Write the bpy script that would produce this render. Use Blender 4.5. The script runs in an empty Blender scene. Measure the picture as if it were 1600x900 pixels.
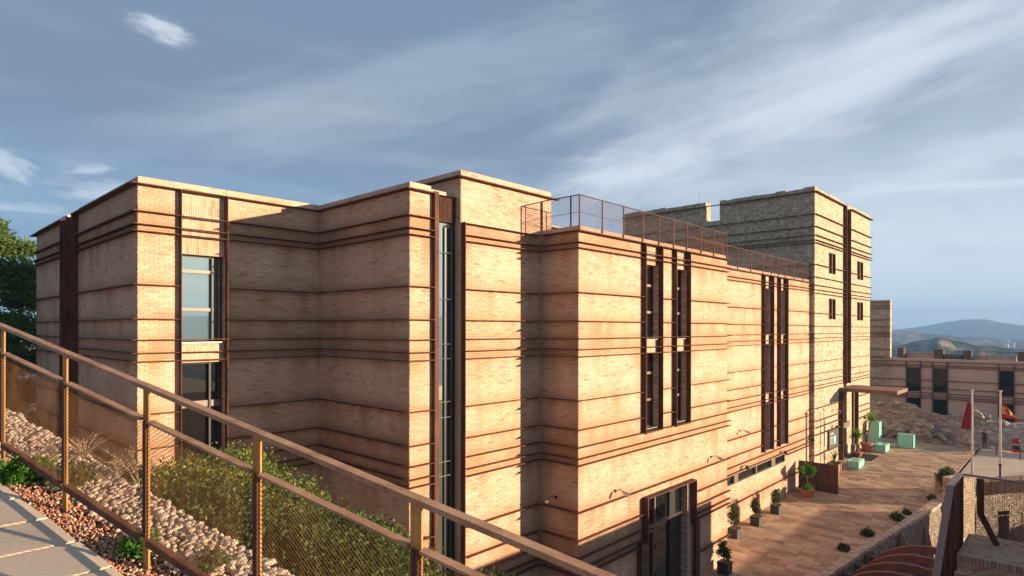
import bpy, bmesh, math, random
import numpy as np
from mathutils import Vector, Matrix, noise
SC = bpy.context.scene
COL = SC.collection
rnd = random.Random(7)
NR = np.random.RandomState(5)

# ------------------------------------------------------------------ camera
EYE = 11.47
YAW = 0.8186
FW = Vector((math.sin(YAW), math.cos(YAW), 0)); RT = Vector((math.cos(YAW), -math.sin(YAW), 0))
cam = bpy.data.cameras.new('camera')
cam.sensor_width = 36; cam.lens = 36 * 951.7 / 1600
cam.shift_y = (513.4 - 450) / 1600
cam.clip_start = .1; cam.clip_end = 20000
co = bpy.data.objects.new('camera', cam); COL.objects.link(co)
roll = Matrix.Rotation(.0014, 4, 'Z')
m = Matrix(((RT.x, 0, -FW.x, 0), (RT.y, 0, -FW.y, 0), (0, 1, 0, EYE), (0, 0, 0, 1)))
co.matrix_world = m @ roll
SC.camera = co

# ------------------------------------------------------------------ light
SUN_EL = math.radians(9.3)
SUN_DIR = Vector((.533, -.846, 0)).normalized() * math.cos(SUN_EL) + Vector((0, 0, math.sin(SUN_EL)))   # towards the sun
SC.view_settings.view_transform = 'Standard'
SC.view_settings.look = 'None'
SC.view_settings.exposure = 1.6
SC.view_settings.gamma = 1
sun = bpy.data.lights.new('sun', 'SUN'); sun.energy = 4.1; sun.angle = math.radians(.5); sun.color = (1, .77, .52)
so = bpy.data.objects.new('sun', sun); COL.objects.link(so)
so.rotation_euler = (-SUN_DIR).to_track_quat('-Z', 'Y').to_euler()

# node helper ------------------------------------------------------
class N:
    def __init__(s, tree): s.t = tree; s.n = tree.nodes; s.l = tree.links
    def __call__(s, typ, inp=None, **kw):
        nd = s.n.new(typ)
        for k, v in kw.items(): setattr(nd, k, v)
        for k, v in (inp or {}).items():
            if isinstance(v, bpy.types.NodeSocket): s.l.new(v, nd.inputs[k])
            else: nd.inputs[k].default_value = v
        return nd
    def math(s, op, a, b=0., c=None, clamp=False):
        d = {0: a, 1: b}
        if c is not None: d[2] = c
        return s('ShaderNodeMath', d, operation=op, use_clamp=clamp).outputs[0]
    def ramp(s, f, pts, interp='LINEAR'):
        r = s('ShaderNodeValToRGB', {0: f}); e = r.color_ramp.elements
        r.color_ramp.interpolation = interp
        e[0].position = pts[0][0]; e[0].color = (*pts[0][1], 1)
        e[1].position = pts[-1][0]; e[1].color = (*pts[-1][1], 1)
        for p, c in pts[1:-1]: x = e.new(p); x.color = (*c, 1)
        return r.outputs[0]
    def mix(s, f, a, b, blend='MIX'):
        r = s('ShaderNodeMix', data_type='RGBA', blend_type=blend)
        for i, v in ((0, f), (6, a), (7, b)):
            if isinstance(v, bpy.types.NodeSocket): s.l.new(v, r.inputs[i])
            else: r.inputs[i].default_value = (*v, 1) if isinstance(v, tuple) and len(v) == 3 else v
        return r.outputs[2]
    def noise(s, vec, scale, detail=4, rough=.55, out=0, **kw):
        return s('ShaderNodeTexNoise', {'Vector': vec, 'Scale': scale, 'Detail': detail, 'Roughness': rough, **kw}).outputs[out]

def g3(v): return (v, v, v)
# ------------------------------------------------------------------ sky
world = bpy.data.worlds.new('World'); SC.world = world; world.use_nodes = True
w = N(world.node_tree); w.n.clear()
geo = w('ShaderNodeTexCoord').outputs['Generated']
sky = w('ShaderNodeTexSky', sky_type='NISHITA', sun_disc=False, sun_elevation=SUN_EL,
        sun_rotation=math.atan2(SUN_DIR.x, SUN_DIR.y), altitude=100, air_density=1.2, dust_density=1.6, ozone_density=1.2)
skyc = w.mix(1.0, sky.outputs[0], (.10, .10, .10), 'MULTIPLY')
sep = w('ShaderNodeSeparateXYZ', {0: geo})
zz = w.math('MAXIMUM', sep.outputs[2], 0.0)
den = w.math('ADD', zz, .16)
# the cloud deck: a plane overhead, seen in perspective, streaked along one wind direction
px = w.math('DIVIDE', sep.outputs[0], den); py = w.math('DIVIDE', sep.outputs[1], den)
cv = w('ShaderNodeCombineXYZ', {0: px, 1: py, 2: 0.0}).outputs[0]
wind = w('ShaderNodeMapping', {'Vector': cv, 'Rotation': (0, 0, math.radians(-93)), 'Scale': (.30, 1.0, 1)}).outputs[0]
warp = w.noise(wind, 1.1, 3, .5, 1)
wv = w('ShaderNodeVectorMath', {0: warp, 1: (.5, .5, .5)}, operation='SUBTRACT').outputs[0]
wv = w('ShaderNodeVectorMath', {0: wv, 3: .55}, operation='SCALE').outputs[0]
wind2 = w('ShaderNodeVectorMath', {0: wind, 1: wv}, operation='ADD').outputs[0]
n1 = w.noise(wind2, .75, 6, .55)
n2 = w.noise(w('ShaderNodeVectorMath', {0: wind2, 1: (7.3, 2.1, 0)}, operation='ADD').outputs[0], 1.3, 4, .5)
# brighter broken cloud over one side of the sky, even grey deck over the other
rightness = w('ShaderNodeVectorMath', {0: geo, 1: (RT.x, RT.y, .0)}, operation='DOT_PRODUCT').outputs[1]
rr = w.math('MULTIPLY_ADD', rightness, .85, .38, clamp=True)
deck = w.ramp(w.math('ADD', n1, w.math('MULTIPLY', rr, .10)), [(.36, g3(0)), (.60, g3(1))])
base = w.mix(deck, w.mix(.8, skyc, (.046, .078, .130)), (.067, .093, .134))
lowb = w.ramp(zz, [(0, g3(1)), (.14, g3(.5)), (.30, g3(0))])
br = w.ramp(w.math('ADD', n2, w.math('MULTIPLY', rr, .34)), [(.66, g3(0)), (.95, g3(1))])
c1 = w.mix(w.math('MULTIPLY', br, .65), base, (.21, .24, .28))
low = w.mix(rr, (.060, .125, .215), (.34, .385, .395))
c2 = w.mix(w.math('MULTIPLY', lowb, .8), c1, low)
# pale wisps low in the sky
wl = w('ShaderNodeMapping', {'Vector': geo, 'Scale': (2.2, 2.2, 15)}).outputs[0]
n3 = w.noise(wl, 1.6, 6, .55)
wm = w.ramp(n3, [(.53, g3(0)), (.72, g3(1))])
wm = w.math('MULTIPLY', wm, w.ramp(zz, [(0, g3(.2)), (.07, g3(.9)), (.30, g3(.55)), (.46, g3(0))]))
c3 = w.mix(w.math('MULTIPLY', wm, w.math('MULTIPLY_ADD', rr, .4, .18)), c2, (.28, .29, .31))
# single clouds and long streaks at their bearings: (bearing and height tangents from the north-east axis, sizes, tilt, brightness)
fd = w('ShaderNodeVectorMath', {0: geo, 1: tuple(FW)}, operation='DOT_PRODUCT').outputs[1]
fd_ = w.math('MAXIMUM', fd, .08)
cu = w.math('DIVIDE', rightness, fd_); cvv = w.math('DIVIDE', sep.outputs[2], fd_)
front = w.ramp(fd, [(.12, g3(0)), (.4, g3(1))])
col = c3
for (x, y, sx, sy, an, amp, soft) in ((.68, .46, .46, .085, 22, .72, 1), (.36, .33, .36, .05, 20, .45, 1), (.42, .42, .42, .13, 18, .42, 1), (-.12, .40, .50, .10, 12, .22, 1), (.22, .22, .22, .06, 10, .4, 1), (-.5, .33, .4, .07, 5, .15, 1), (.20, .26, .16, .05, 12, .75, 1), (.76, .285, .24, .05, 14, .5, 1), (.73, .10, .26, .04, 3, .6, 1), (.86, .17, .22, .04, 6, .6, 1), (.62, .17, .20, .03, 5, .5, 1), (.72, .235, .30, .014, 3, .75, 1), (.80, .145, .26, .010, 1, .8, 1), (.68, .065, .24, .010, 0, .8, 1),
        (-.578, .492, .085, .028, -22, .75, 0), (-.815, .263, .08, .028, -24, .65, 0), (-.70, .262, .06, .014, -5, .55, 0), (-.69, .228, .11, .028, -8, .6, 0), (-.79, .195, .10, .012, -6, .5, 1), (-.86, .13, .12, .02, 4, .6, 1)):
    an = math.radians(an); ca, sa = math.cos(an), math.sin(an)
    du = w.math('SUBTRACT', cu, x); dv = w.math('SUBTRACT', cvv, y)
    a_ = w.math('ADD', w.math('MULTIPLY', du, ca / sx), w.math('MULTIPLY', dv, sa / sx))
    b_ = w.math('ADD', w.math('MULTIPLY', du, -sa / sy), w.math('MULTIPLY', dv, ca / sy))
    vec = w('ShaderNodeCombineXYZ', {0: a_, 1: b_, 2: x * 9}).outputs[0]
    nz = w.noise(vec, 1.3 if soft else 1.1, 7, .62)
    r2 = w.math('ADD', w.math('MULTIPLY', a_, a_), w.math('MULTIPLY', b_, b_))
    g_ = w.math('SUBTRACT', w.math('POWER', 2.718, w.math('MULTIPLY', r2, -.9)), w.math('MULTIPLY', w.math('SUBTRACT', .62, nz), 2.0 if soft else 2.6))
    mk = w.ramp(g_, [(.02, g3(0)), (.95, g3(1))], 'EASE')
    env = w.ramp(r2, [(.25, g3(1)), (1.0, g3(0))], 'EASE') if not soft else w.ramp(w.math('MULTIPLY', r2, .4), [(.2, g3(1)), (1.0, g3(0))], 'EASE')
    mk = w.math('MULTIPLY', mk, env)
    mk = w.math('MULTIPLY', w.math('MULTIPLY', mk, front), amp)
    col = w.mix(mk, col, (.25, .275, .305))
bg = w('ShaderNodeBackground', {'Color': col, 'Strength': 1.0})
w.l.new(bg.outputs[0], w('ShaderNodeOutputWorld').inputs[0])

# ------------------------------------------------------------------ materials
def mat(name):
    mt = bpy.data.materials.new(name); mt.use_nodes = True
    n = N(mt.node_tree); n.n.clear()
    out = n('ShaderNodeOutputMaterial'); b = n('ShaderNodeBsdfPrincipled')
    n.l.new(b.outputs[0], out.inputs[0])
    return mt, n, b
def setc(n, b, key, v):
    if isinstance(v, bpy.types.NodeSocket): n.l.new(v, b.inputs[key])
    else: b.inputs[key].default_value = (*v, 1) if isinstance(v, tuple) and len(v) == 3 else v
def bump(n, b, h, strength=.4, dist=.01):
    bp = n('ShaderNodeBump', {'Height': h, 'Strength': strength, 'Distance': dist})
    n.l.new(bp.outputs[0], b.inputs['Normal'])
def wpos(n): return n('ShaderNodeNewGeometry').outputs['Position']
def wall_uv(n):   # metres along the wall and up, for walls square to the building's axes
    s = n('ShaderNodeSeparateXYZ', {0: wpos(n)})
    return n('ShaderNodeCombineXYZ', {0: n.math('ADD', s.outputs[0], s.outputs[1]), 1: s.outputs[2], 2: 0.0}).outputs[0]

BR = [(0, (.42, .225, .15)), (.16, (.51, .295, .20)), (.36, (.60, .39, .27)), (.62, (.66, .445, .315)), (.86, (.70, .49, .355)), (1, (.75, .56, .42))]
def brick_colour(n, tint, stain_light, pos):
    c = n.ramp(tint, BR)
    fine = n.noise(pos, 14, 4, .6)
    c = n.mix(.5, c, n.ramp(fine, [(.25, g3(.80)), (.75, g3(1.18))]), 'MULTIPLY')
    big = n.noise(pos, .55, 4, .6)
    c = n.mix(n.ramp(big, [(.42, g3(0)), (.68, g3(.55))]), c, n.mix(1.0, c, (.80, .66, .56), 'MULTIPLY'))
    c = n.mix(stain_light, c, (.40, .195, .085))  # mixes in rust together with the painted ledge light and shade
    return c
def m_brick_attr():
    mt, n, b = mat('brick_laid')
    a = n('ShaderNodeAttribute', attribute_name='tint'); s = n('ShaderNodeAttribute', attribute_name='stain_light')
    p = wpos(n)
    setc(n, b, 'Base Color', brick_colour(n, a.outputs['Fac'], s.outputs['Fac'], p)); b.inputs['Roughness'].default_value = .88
    bump(n, b, n.noise(p, 60, 3, .6), .35, .006)
    return mt
def m_brick_obj():
    mt, n, b = mat('brick_single')
    oi = n('ShaderNodeObjectInfo'); s = n('ShaderNodeSeparateColor', {0: oi.outputs['Color']})
    p = wpos(n)
    setc(n, b, 'Base Color', brick_colour(n, s.outputs[0], s.outputs[1], p)); b.inputs['Roughness'].default_value = .88
    bump(n, b, n.noise(p, 60, 3, .6), .35, .006)
    return mt
def m_brick_tex(name='brick_texture', mul=(1, 1, 1), bw=.26, bh=.07, uv=None):
    mt, n, b = mat(name)
    v = wall_uv(n) if uv is None else uv(n); p = wpos(n)
    t = n('ShaderNodeTexBrick', {'Vector': v, 'Color1': (0, 0, 0, 1), 'Color2': (1, 1, 1, 1), 'Mortar': (.5, .5, .5, 1), 'Scale': 1.0,
        'Mortar Size': .006, 'Mortar Smooth': .1, 'Brick Width': bw, 'Row Height': bh})
    c = brick_colour(n, t.outputs['Color'], 0.0, p)
    c = n.mix(t.outputs['Fac'], c, (.40, .31, .23))
    if mul != (1, 1, 1): c = n.mix(1.0, c, mul, 'MULTIPLY')
    setc(n, b, 'Base Color', c); b.inputs['Roughness'].default_value = .9
    bump(n, b, n.math('SUBTRACT', n.noise(p, 40, 3, .6), n.math('MULTIPLY', t.outputs['Fac'], 1.5)), .5, .008)
    return mt
def m_stone(name, cols, scale=3.2, stretch=(1, 1, 1.5), mortar=(.30, .25, .19), bd=.03, uv=None, edge=.05):
    mt, n, b = mat(name)
    p = wpos(n)
    wn = n('ShaderNodeVectorMath', {0: n.noise(p, 2.2, 3, .5, 1), 3: .22}, operation='SCALE').outputs[0]
    pp = n('ShaderNodeVectorMath', {0: p, 1: wn}, operation='ADD').outputs[0]
    pm = n('ShaderNodeMapping', {'Vector': pp, 'Scale': stretch}).outputs[0]
    vo = n('ShaderNodeTexVoronoi', {'Vector': pm, 'Scale': scale, 'Randomness': 1.0})
    ve = n('ShaderNodeTexVoronoi', {'Vector': pm, 'Scale': scale, 'Randomness': 1.0}, feature='DISTANCE_TO_EDGE')
    s = n('ShaderNodeSeparateColor', {0: vo.outputs['Color']})
    c = n.ramp(s.outputs[0], cols)
    c = n.mix(.6, c, n.ramp(n.noise(p, 9, 6, .65), [(.28, g3(.62)), (.72, g3(1.3))]), 'MULTIPLY')
    e = n.ramp(ve.outputs[0], [(0, g3(1)), (edge, g3(.9)), (edge * 2.2, g3(0))])
    c = n.mix(e, c, mortar)
    setc(n, b, 'Base Color', c); b.inputs['Roughness'].default_value = .93
    h = n.math('ADD', n.ramp(ve.outputs[0], [(0, g3(0)), (.16, g3(1))]), n.math('MULTIPLY', n.noise(p, 22, 5, .7), .6))
    bump(n, b, h, .9, bd)
    return mt
def m_corten(name, dark=(.060, .022, .012), mid=(.115, .043, .022), hi=(.20, .085, .035), sc=3., rough=.75):
    mt, n, b = mat(name)
    p = wpos(n); pm = n('ShaderNodeMapping', {'Vector': p, 'Scale': (1, 1, .35)}).outputs[0]
    f = n.noise(pm, sc, 8, .65)
    c = n.ramp(f, [(.32, dark), (.5, mid), (.70, hi)])
    sp = n.noise(p, sc * 22, 3, .6)
    c = n.mix(.5, c, n.ramp(sp, [(.3, g3(.6)), (.7, g3(1.45))]), 'MULTIPLY')
    setc(n, b, 'Base Color', c); b.inputs['Roughness'].default_value = rough
    b.inputs['Specular IOR Level'].default_value = .3
    bump(n, b, sp, .25, .002)
    return mt
def m_plain(name, col, rough=.7, var=.18, sc=8, metal=0, bumpd=.002, spec=.5):
    mt, n, b = mat(name)
    p = wpos(n)
    c = n.mix(1.0, col, n.ramp(n.noise(p, sc, 6, .6), [(.25, g3(1 - var)), (.75, g3(1 + var))]), 'MULTIPLY')
    setc(n, b, 'Base Color', c); b.inputs['Roughness'].default_value = rough; b.inputs['Metallic'].default_value = metal
    b.inputs['Specular IOR Level'].default_value = spec
    bump(n, b, n.noise(p, sc * 5, 4, .6), .3, bumpd)
    return mt
def m_glass(name, tint=(.012, .013, .011), ior=2.1, rough=.02, metal=0.):
    mt, n, b = mat(name)
    setc(n, b, 'Base Color', tint); b.inputs['Roughness'].default_value = rough; b.inputs['IOR'].default_value = ior; b.inputs['Metallic'].default_value = metal
    p = wpos(n)
    bump(n, b, n.noise(p, .8, 2, .5), .04, .02)
    return mt
def m_leaf(name, cols, trans=.35):
    mt, n, b = mat(name)
    a = n('ShaderNodeAttribute', attribute_name='tint')
    c = n.ramp(a.outputs['Fac'], cols)
    setc(n, b, 'Base Color', c); b.inputs['Roughness'].default_value = .6; b.inputs['Specular IOR Level'].default_value = .3
    tr = n('ShaderNodeBsdfTranslucent', {'Color': n.mix(1.0, c, (1.1, 1.2, .5), 'MULTIPLY')})
    mx = n('ShaderNodeMixShader', {0: trans, 1: b.outputs[0], 2: tr.outputs[0]})
    out = [x for x in n.n if x.type == 'OUTPUT_MATERIAL'][0]
    n.l.new(mx.outputs[0], out.inputs[0])
    return mt
def m_tile():
    mt, n, b = mat('paving_tile')
    oi = n('ShaderNodeObjectInfo'); a = n('ShaderNodeAttribute', attribute_name='tint')
    f = n.math('ADD', oi.outputs['Random'], a.outputs['Fac'])
    p = wpos(n)
    c = n.ramp(f, [(0, (.31, .18, .115)), (.2, (.44, .26, .155)), (.5, (.53, .33, .195)), (.75, (.58, .38, .23)), (1, (.64, .46, .30))])
    gm = n('ShaderNodeMapping', {'Vector': p, 'Rotation': (0, 0, .05), 'Scale': (3.5, .8, 1)}).outputs[0]
    c = n.mix(.7, c, n.ramp(n.noise(gm, 4, 7, .65), [(.28, g3(.70)), (.72, g3(1.28))]), 'MULTIPLY')
    c = n.mix(n.ramp(n.noise(p, .5, 5, .6), [(.45, g3(0)), (.65, g3(.4))]), c, (.20, .14, .11))
    setc(n, b, 'Base Color', c); b.inputs['Roughness'].default_value = .8
    bump(n, b, n.noise(gm, 30, 4, .6), .4, .004)
    return mt
def m_ground(name, pts, sc=.6, rough=.95, fine=20, bd=.02):
    mt, n, b = mat(name)
    p = wpos(n)
    f = n.math('ADD', n.math('MULTIPLY', n.noise(p, sc, 6, .6), .6), n.math('MULTIPLY', n.noise(p, fine, 4, .65), .4))
    setc(n, b, 'Base Color', n.ramp(f, pts)); b.inputs['Roughness'].default_value = rough
    bump(n, b, n.noise(p, fine, 6, .7), .6, bd)
    return mt
def m_hill(name, pts, sc, tz=.6):
    mt, n, b = mat(name)
    p = wpos(n)
    f = n.noise(p, sc, 9, .68)
    f2 = n('ShaderNodeTexVoronoi', {'Vector': p, 'Scale': sc * 2.2, 'Randomness': 1.0}).outputs['Color']
    s = n('ShaderNodeSeparateColor', {0: f2})
    c = n.ramp(n.math('ADD', n.math('MULTIPLY', f, .75), n.math('MULTIPLY', s.outputs[0], .25)), pts)
    setc(n, b, 'Base Color', c); b.inputs['Roughness'].default_value = 1; b.inputs['Specular IOR Level'].default_value = 0
    return mt

M = {}
M['brick'] = m_brick_attr(); M['brick1'] = m_brick_obj()
M['bricktex'] = m_brick_tex()
def m_brick_far():
    mt, n, b = mat('far_brick'); p = wpos(n)
    t = n('ShaderNodeTexBrick', {'Vector': wall_uv(n), 'Color1': (.64, .42, .31, 1), 'Color2': (.70, .48, .36, 1), 'Mortar': (.72, .53, .41, 1), 'Scale': 1.0, 'Mortar Size': .008, 'Brick Width': .26, 'Row Height': .07})
    c = n.mix(.8, t.outputs['Color'], n.ramp(n.noise(p, .7, 6, .6), [(.3, g3(.86)), (.7, g3(1.1))]), 'MULTIPLY')
    setc(n, b, 'Base Color', c); b.inputs['Roughness'].default_value = .9
    return mt
M['brickfar'] = m_brick_far()
M['mortar'] = m_plain('mortar', (.74, .57, .42), .95, .15, 6, bumpd=.004)
SC_ = [(0, (.34, .24, .155)), (.3, (.45, .33, .215)), (.6, (.54, .41, .275)), (.85, (.62, .49, .345)), (1, (.70, .59, .45))]
M['stone'] = m_stone('tower_stone', SC_, 4.6, (1, 1, 1.6), (.50, .40, .27), .014, edge=.03)
M['rough'] = m_stone('rubble_stone', [(0, (.26, .19, .14)), (.4, (.40, .31, .23)), (.75, (.50, .40, .31)), (1, (.60, .51, .41))], 6.5, (1, 1, 1.2), (.17, .125, .09), .05, edge=.05)
M['ruin'] = m_stone('ruin_rock', [(0, (.42, .30, .23)), (.4, (.52, .39, .30)), (.75, (.58, .45, .35)), (1, (.70, .58, .46))], 1.8, (1, 1, 1.8), (.42, .31, .23), .12, edge=.015)
M['cap'] = m_stone('wall_cap_stone', [(0, (.42, .31, .22)), (.5, (.54, .41, .30)), (1, (.62, .49, .37))], 4.2, (1, 1, 1), (.50, .38, .28), .02, edge=.01)
M['corten'] = m_corten('corten_dark', (.065, .024, .014), (.11, .040, .022), (.17, .068, .032), 3)
M['ledge'] = m_corten('corten_ledge', (.07, .026, .015), (.12, .046, .026), (.19, .08, .043), 4)
M['rail'] = m_corten('corten_handrail', (.20, .105, .06), (.32, .18, .105), (.42, .25, .155), 5, .6)
M['post'] = m_corten('corten_post', (.26, .12, .035), (.40, .20, .06), (.50, .28, .11), 5, .7)
M['meshm'] = m_corten('corten_mesh', (.12, .05, .02), (.22, .10, .038), (.36, .19, .07), 8)
M['canopy'] = m_corten('canopy_metal', (.20, .105, .068), (.25, .135, .088), (.30, .165, .11), 1.5)
M['glass'] = m_glass('window_glass')
M['glassb'] = m_glass('green_window_glass', (.62, .69, .60), 1.6, .015, .9)
M['glassfar'] = m_glass('far_window_glass', (.02, .018, .012), 1.35, .05)
M['frame'] = m_plain('window_frame_metal', (.055, .045, .040), .45, .1, 5, .6)
M['framel'] = m_plain('pale_frame_metal', (.20, .148, .115), .45, .12, 5, .2)
M['steel'] = m_plain('stainless_steel', (.52, .50, .47), .35, .08, 6, .8)
M['white'] = m_plain('white_pole_paint', (.72, .68, .62), .4, .06, 3)
M['tile'] = m_tile()
M['concrete'] = m_ground('pale_concrete', [(.35, (.46, .35, .25)), (.5, (.56, .44, .32)), (.65, (.62, .50, .37))], .5, .9, 18, .004)
M['slab'] = m_ground('path_slab_concrete', [(.35, (.50, .38, .28)), (.5, (.60, .47, .35)), (.65, (.66, .53, .40))], 1.2, .85, 40, .004)
M['joint'] = m_ground('joint_sand', [(.3, (.13, .08, .05)), (.7, (.25, .16, .10))], 1, .95, 60, .004)
M['soil'] = m_ground('dry_soil', [(.3, (.10, .065, .042)), (.5, (.17, .115, .075)), (.7, (.26, .19, .13))], .8, .95, 14, .03)
M['plant_pot'] = m_plain('grey_planter', (.05, .046, .045), .6, .12, 6)
M['terra'] = m_plain('terracotta', (.46, .165, .075), .75, .12, 6)
M['black'] = m_plain('black_metal', (.018, .017, .018), .45, .1, 6)
M['mat'] = m_plain('rubber_mat', (.04, .042, .048), .9, .15, 20)
M['louvre'] = m_corten('corten_louvre', (.085, .032, .022), (.13, .05, .033), (.17, .07, .045), 6)
M['bark'] = m_plain('bark', (.13, .085, .055), .9, .35, 12, bumpd=.02)
M['drytwig'] = m_plain('dry_twig', (.36, .26, .17), .9, .2, 12)
M['mint'] = None
def mk_mint():
    mt, n, b = mat('frosted_mint_glass')
    p = wpos(n)
    pm = n('ShaderNodeMapping', {'Vector': p, 'Scale': (3, 3, .7)}).outputs[0]
    c = n.ramp(n.noise(pm, 3, 6, .6), [(.3, (.24, .62, .50)), (.5, (.33, .72, .60)), (.7, (.46, .80, .69))])
    setc(n, b, 'Base Color', c); b.inputs['Roughness'].default_value = .18
    return mt
M['mint'] = mk_mint()
M['tree'] = m_leaf('pine_needles', [(0, (.04, .07, .022)), (.5, (.09, .15, .035)), (.8, (.19, .27, .06)), (1, (.28, .35, .08))], .4)
M['bush'] = m_leaf('shrub_leaves', [(0, (.045, .065, .018)), (.3, (.09, .13, .03)), (.6, (.18, .22, .05)), (.8, (.34, .33, .07)), (1, (.44, .37, .11))], .4)
M['bushdark'] = m_leaf('dark_shrub_leaves', [(0, (.03, .05, .018)), (.5, (.06, .10, .03)), (.85, (.13, .17, .045)), (1, (.26, .24, .08))], .35)
M['weed'] = m_leaf('bright_weed_leaves', [(0, (.03, .10, .015)), (.6, (.07, .20, .025)), (1, (.14, .30, .05))], .35)
M['palm'] = m_leaf('palm_leaves', [(0, (.10, .18, .03)), (.6, (.20, .30, .05)), (1, (.34, .42, .09))], .45)
M['citrus'] = m_leaf('potted_shrub_leaves', [(0, (.025, .045, .012)), (.6, (.06, .095, .022)), (1, (.14, .16, .045))], .3)
M['red'] = m_plain('red_paint', (.45, .03, .03), .5, .1, 5)
M['skin'] = m_plain('skin', (.30, .16, .10), .6, .05, 9)
M['cloth'] = m_plain('dark_cloth', (.02, .022, .03), .9, .2, 14)
M['hair'] = m_plain('brown_hair', (.05, .028, .018), .7, .2, 30)
M['roofgrav'] = m_ground('roof_gravel', [(.35, (.28, .23, .18)), (.65, (.42, .36, .30))], 2, .95, 30, .01)
M['hill1'] = m_hill('near_hill_ground', [(.36, (.02, .03, .012)), (.47, (.06, .06, .03)), (.55, (.19, .14, .09)), (.68, (.36, .27, .19))], .04)
M['hill2'] = m_hill('mid_hill_ground', [(.36, (.03, .035, .02)), (.48, (.09, .08, .05)), (.60, (.30, .22, .15))], .016)
M['hill3'] = m_hill('mountain_ground', [(.30, (.045, .05, .045)), (.6, (.10, .09, .075))], .003)

# ------------------------------------------------------------------ builders
def link(name, me, m=None, parent=None, kind=None):
    o = bpy.data.objects.new(name, me); COL.objects.link(o)
    if m is not None and len(me.materials) == 0: me.materials.append(m)
    if parent: o.parent = parent
    if kind: o['kind'] = kind
    return o
def thing(name, label, cat, loc=(0, 0, 0), rz=0, group=None):
    o = bpy.data.objects.new(name, None); COL.objects.link(o); o.empty_display_size = .2
    o.location = loc; o.rotation_euler = (0, 0, rz); o['label'] = label; o['category'] = cat
    if group: o['group'] = group
    return o
def tag(o, label, cat, group=None):
    o['label'] = label; o['category'] = cat
    if group: o['group'] = group
    return o
class MB:
    def __init__(s): s.v = []; s.f = []
    def box(s, x0, x1, y0, y1, z0, z1):
        i = len(s.v)
        if x0 > x1: x0, x1 = x1, x0
        if y0 > y1: y0, y1 = y1, y0
        if z0 > z1: z0, z1 = z1, z0
        s.v += [(x0, y0, z0), (x1, y0, z0), (x1, y1, z0), (x0, y1, z0), (x0, y0, z1), (x1, y0, z1), (x1, y1, z1), (x0, y1, z1)]
        s.f += [(i, i+3, i+2, i+1), (i+4, i+5, i+6, i+7), (i, i+1, i+5, i+4), (i+1, i+2, i+6, i+5), (i+2, i+3, i+7, i+6), (i+3, i, i+4, i+7)]
        return s
    def quad(s, *p):
        i = len(s.v); s.v += [tuple(q) for q in p]; s.f.append(tuple(range(i, i + len(p)))); return s
    def bar(s, a, b, wd, h, up=(0, 0, 1)):   # beam of width wd and height h from a to b
        a = Vector(a); b = Vector(b); d = (b - a).normalized(); u = Vector(up)
        sd = d.cross(u)
        if sd.length < 1e-4: sd = Vector((1, 0, 0))
        sd.normalize(); u = sd.cross(d).normalized(); i = len(s.v)
        for p in (a, b):
            for x, y in ((-1, -1), (1, -1), (1, 1), (-1, 1)): s.v.append(tuple(p + sd * x * wd / 2 + u * y * h / 2))
        s.f += [(i, i+1, i+2, i+3), (i+7, i+6, i+5, i+4)] + [(i+k, i+4+k, i+4+(k+1) % 4, i+(k+1) % 4) for k in range(4)]
        return s
    def tube(s, pts, r, n=8, cap=True):
        pts = [Vector(p) for p in pts]; rs = r if isinstance(r, (list, tuple)) else [r] * len(pts); i0 = len(s.v)
        for k, p in enumerate(pts):
            d = (pts[min(k+1, len(pts)-1)] - pts[max(k-1, 0)]).normalized()
            a = d.orthogonal() if abs(d.z) > .9 else d.cross(Vector((0, 0, 1)))
            a.normalize(); b = d.cross(a)
            for j in range(n):
                t = 2 * math.pi * j / n; s.v.append(tuple(p + (a * math.cos(t) + b * math.sin(t)) * rs[k]))
        for k in range(len(pts)-1):
            for j in range(n):
                a = i0 + k*n + j; b = i0 + k*n + (j+1) % n
                s.f.append((a, b, b+n, a+n))
        if cap:
            s.f.append(tuple(i0 + j for j in range(n))[::-1]); s.f.append(tuple(i0 + (len(pts)-1)*n + j for j in range(n)))
        return s
    def lathe(s, prof, c=(0, 0, 0), n=16):
        return s.tube([(c[0], c[1], c[2] + z + 1e-5*k) for k, (z, _) in enumerate(prof)], [r for _, r in prof], n)
    def mesh(s, name='mesh'):
        me = bpy.data.meshes.new(name); me.from_pydata(s.v, [], s.f); me.update(); return me
    def build(s, name, m, parent=None, kind=None, smooth=False):
        me = s.mesh(name)
        if smooth: me.polygons.foreach_set('use_smooth', [True] * len(me.polygons))
        o = link(name, me, m, parent, kind)
        return o
def qmesh(name, V, m, parent=None, kind=None, attrs=None):
    """V: (n,4,3) array of quads, attrs: name -> (n,) per face"""
    n = len(V); me = bpy.data.meshes.new(name)
    me.vertices.add(n * 4); me.vertices.foreach_set('co', V.reshape(-1).astype(np.float32))
    me.loops.add(n * 4); me.loops.foreach_set('vertex_index', np.arange(n * 4, dtype=np.int32))
    me.polygons.add(n); me.polygons.foreach_set('loop_start', np.arange(0, n * 4, 4, dtype=np.int32))
    me.update(calc_edges=True)
    for k, a in (attrs or {}).items():
        at = me.attributes.new(k, 'FLOAT', 'FACE'); at.data.foreach_set('value', a.astype(np.float32))
    return link(name, me, m, parent, kind)

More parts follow.
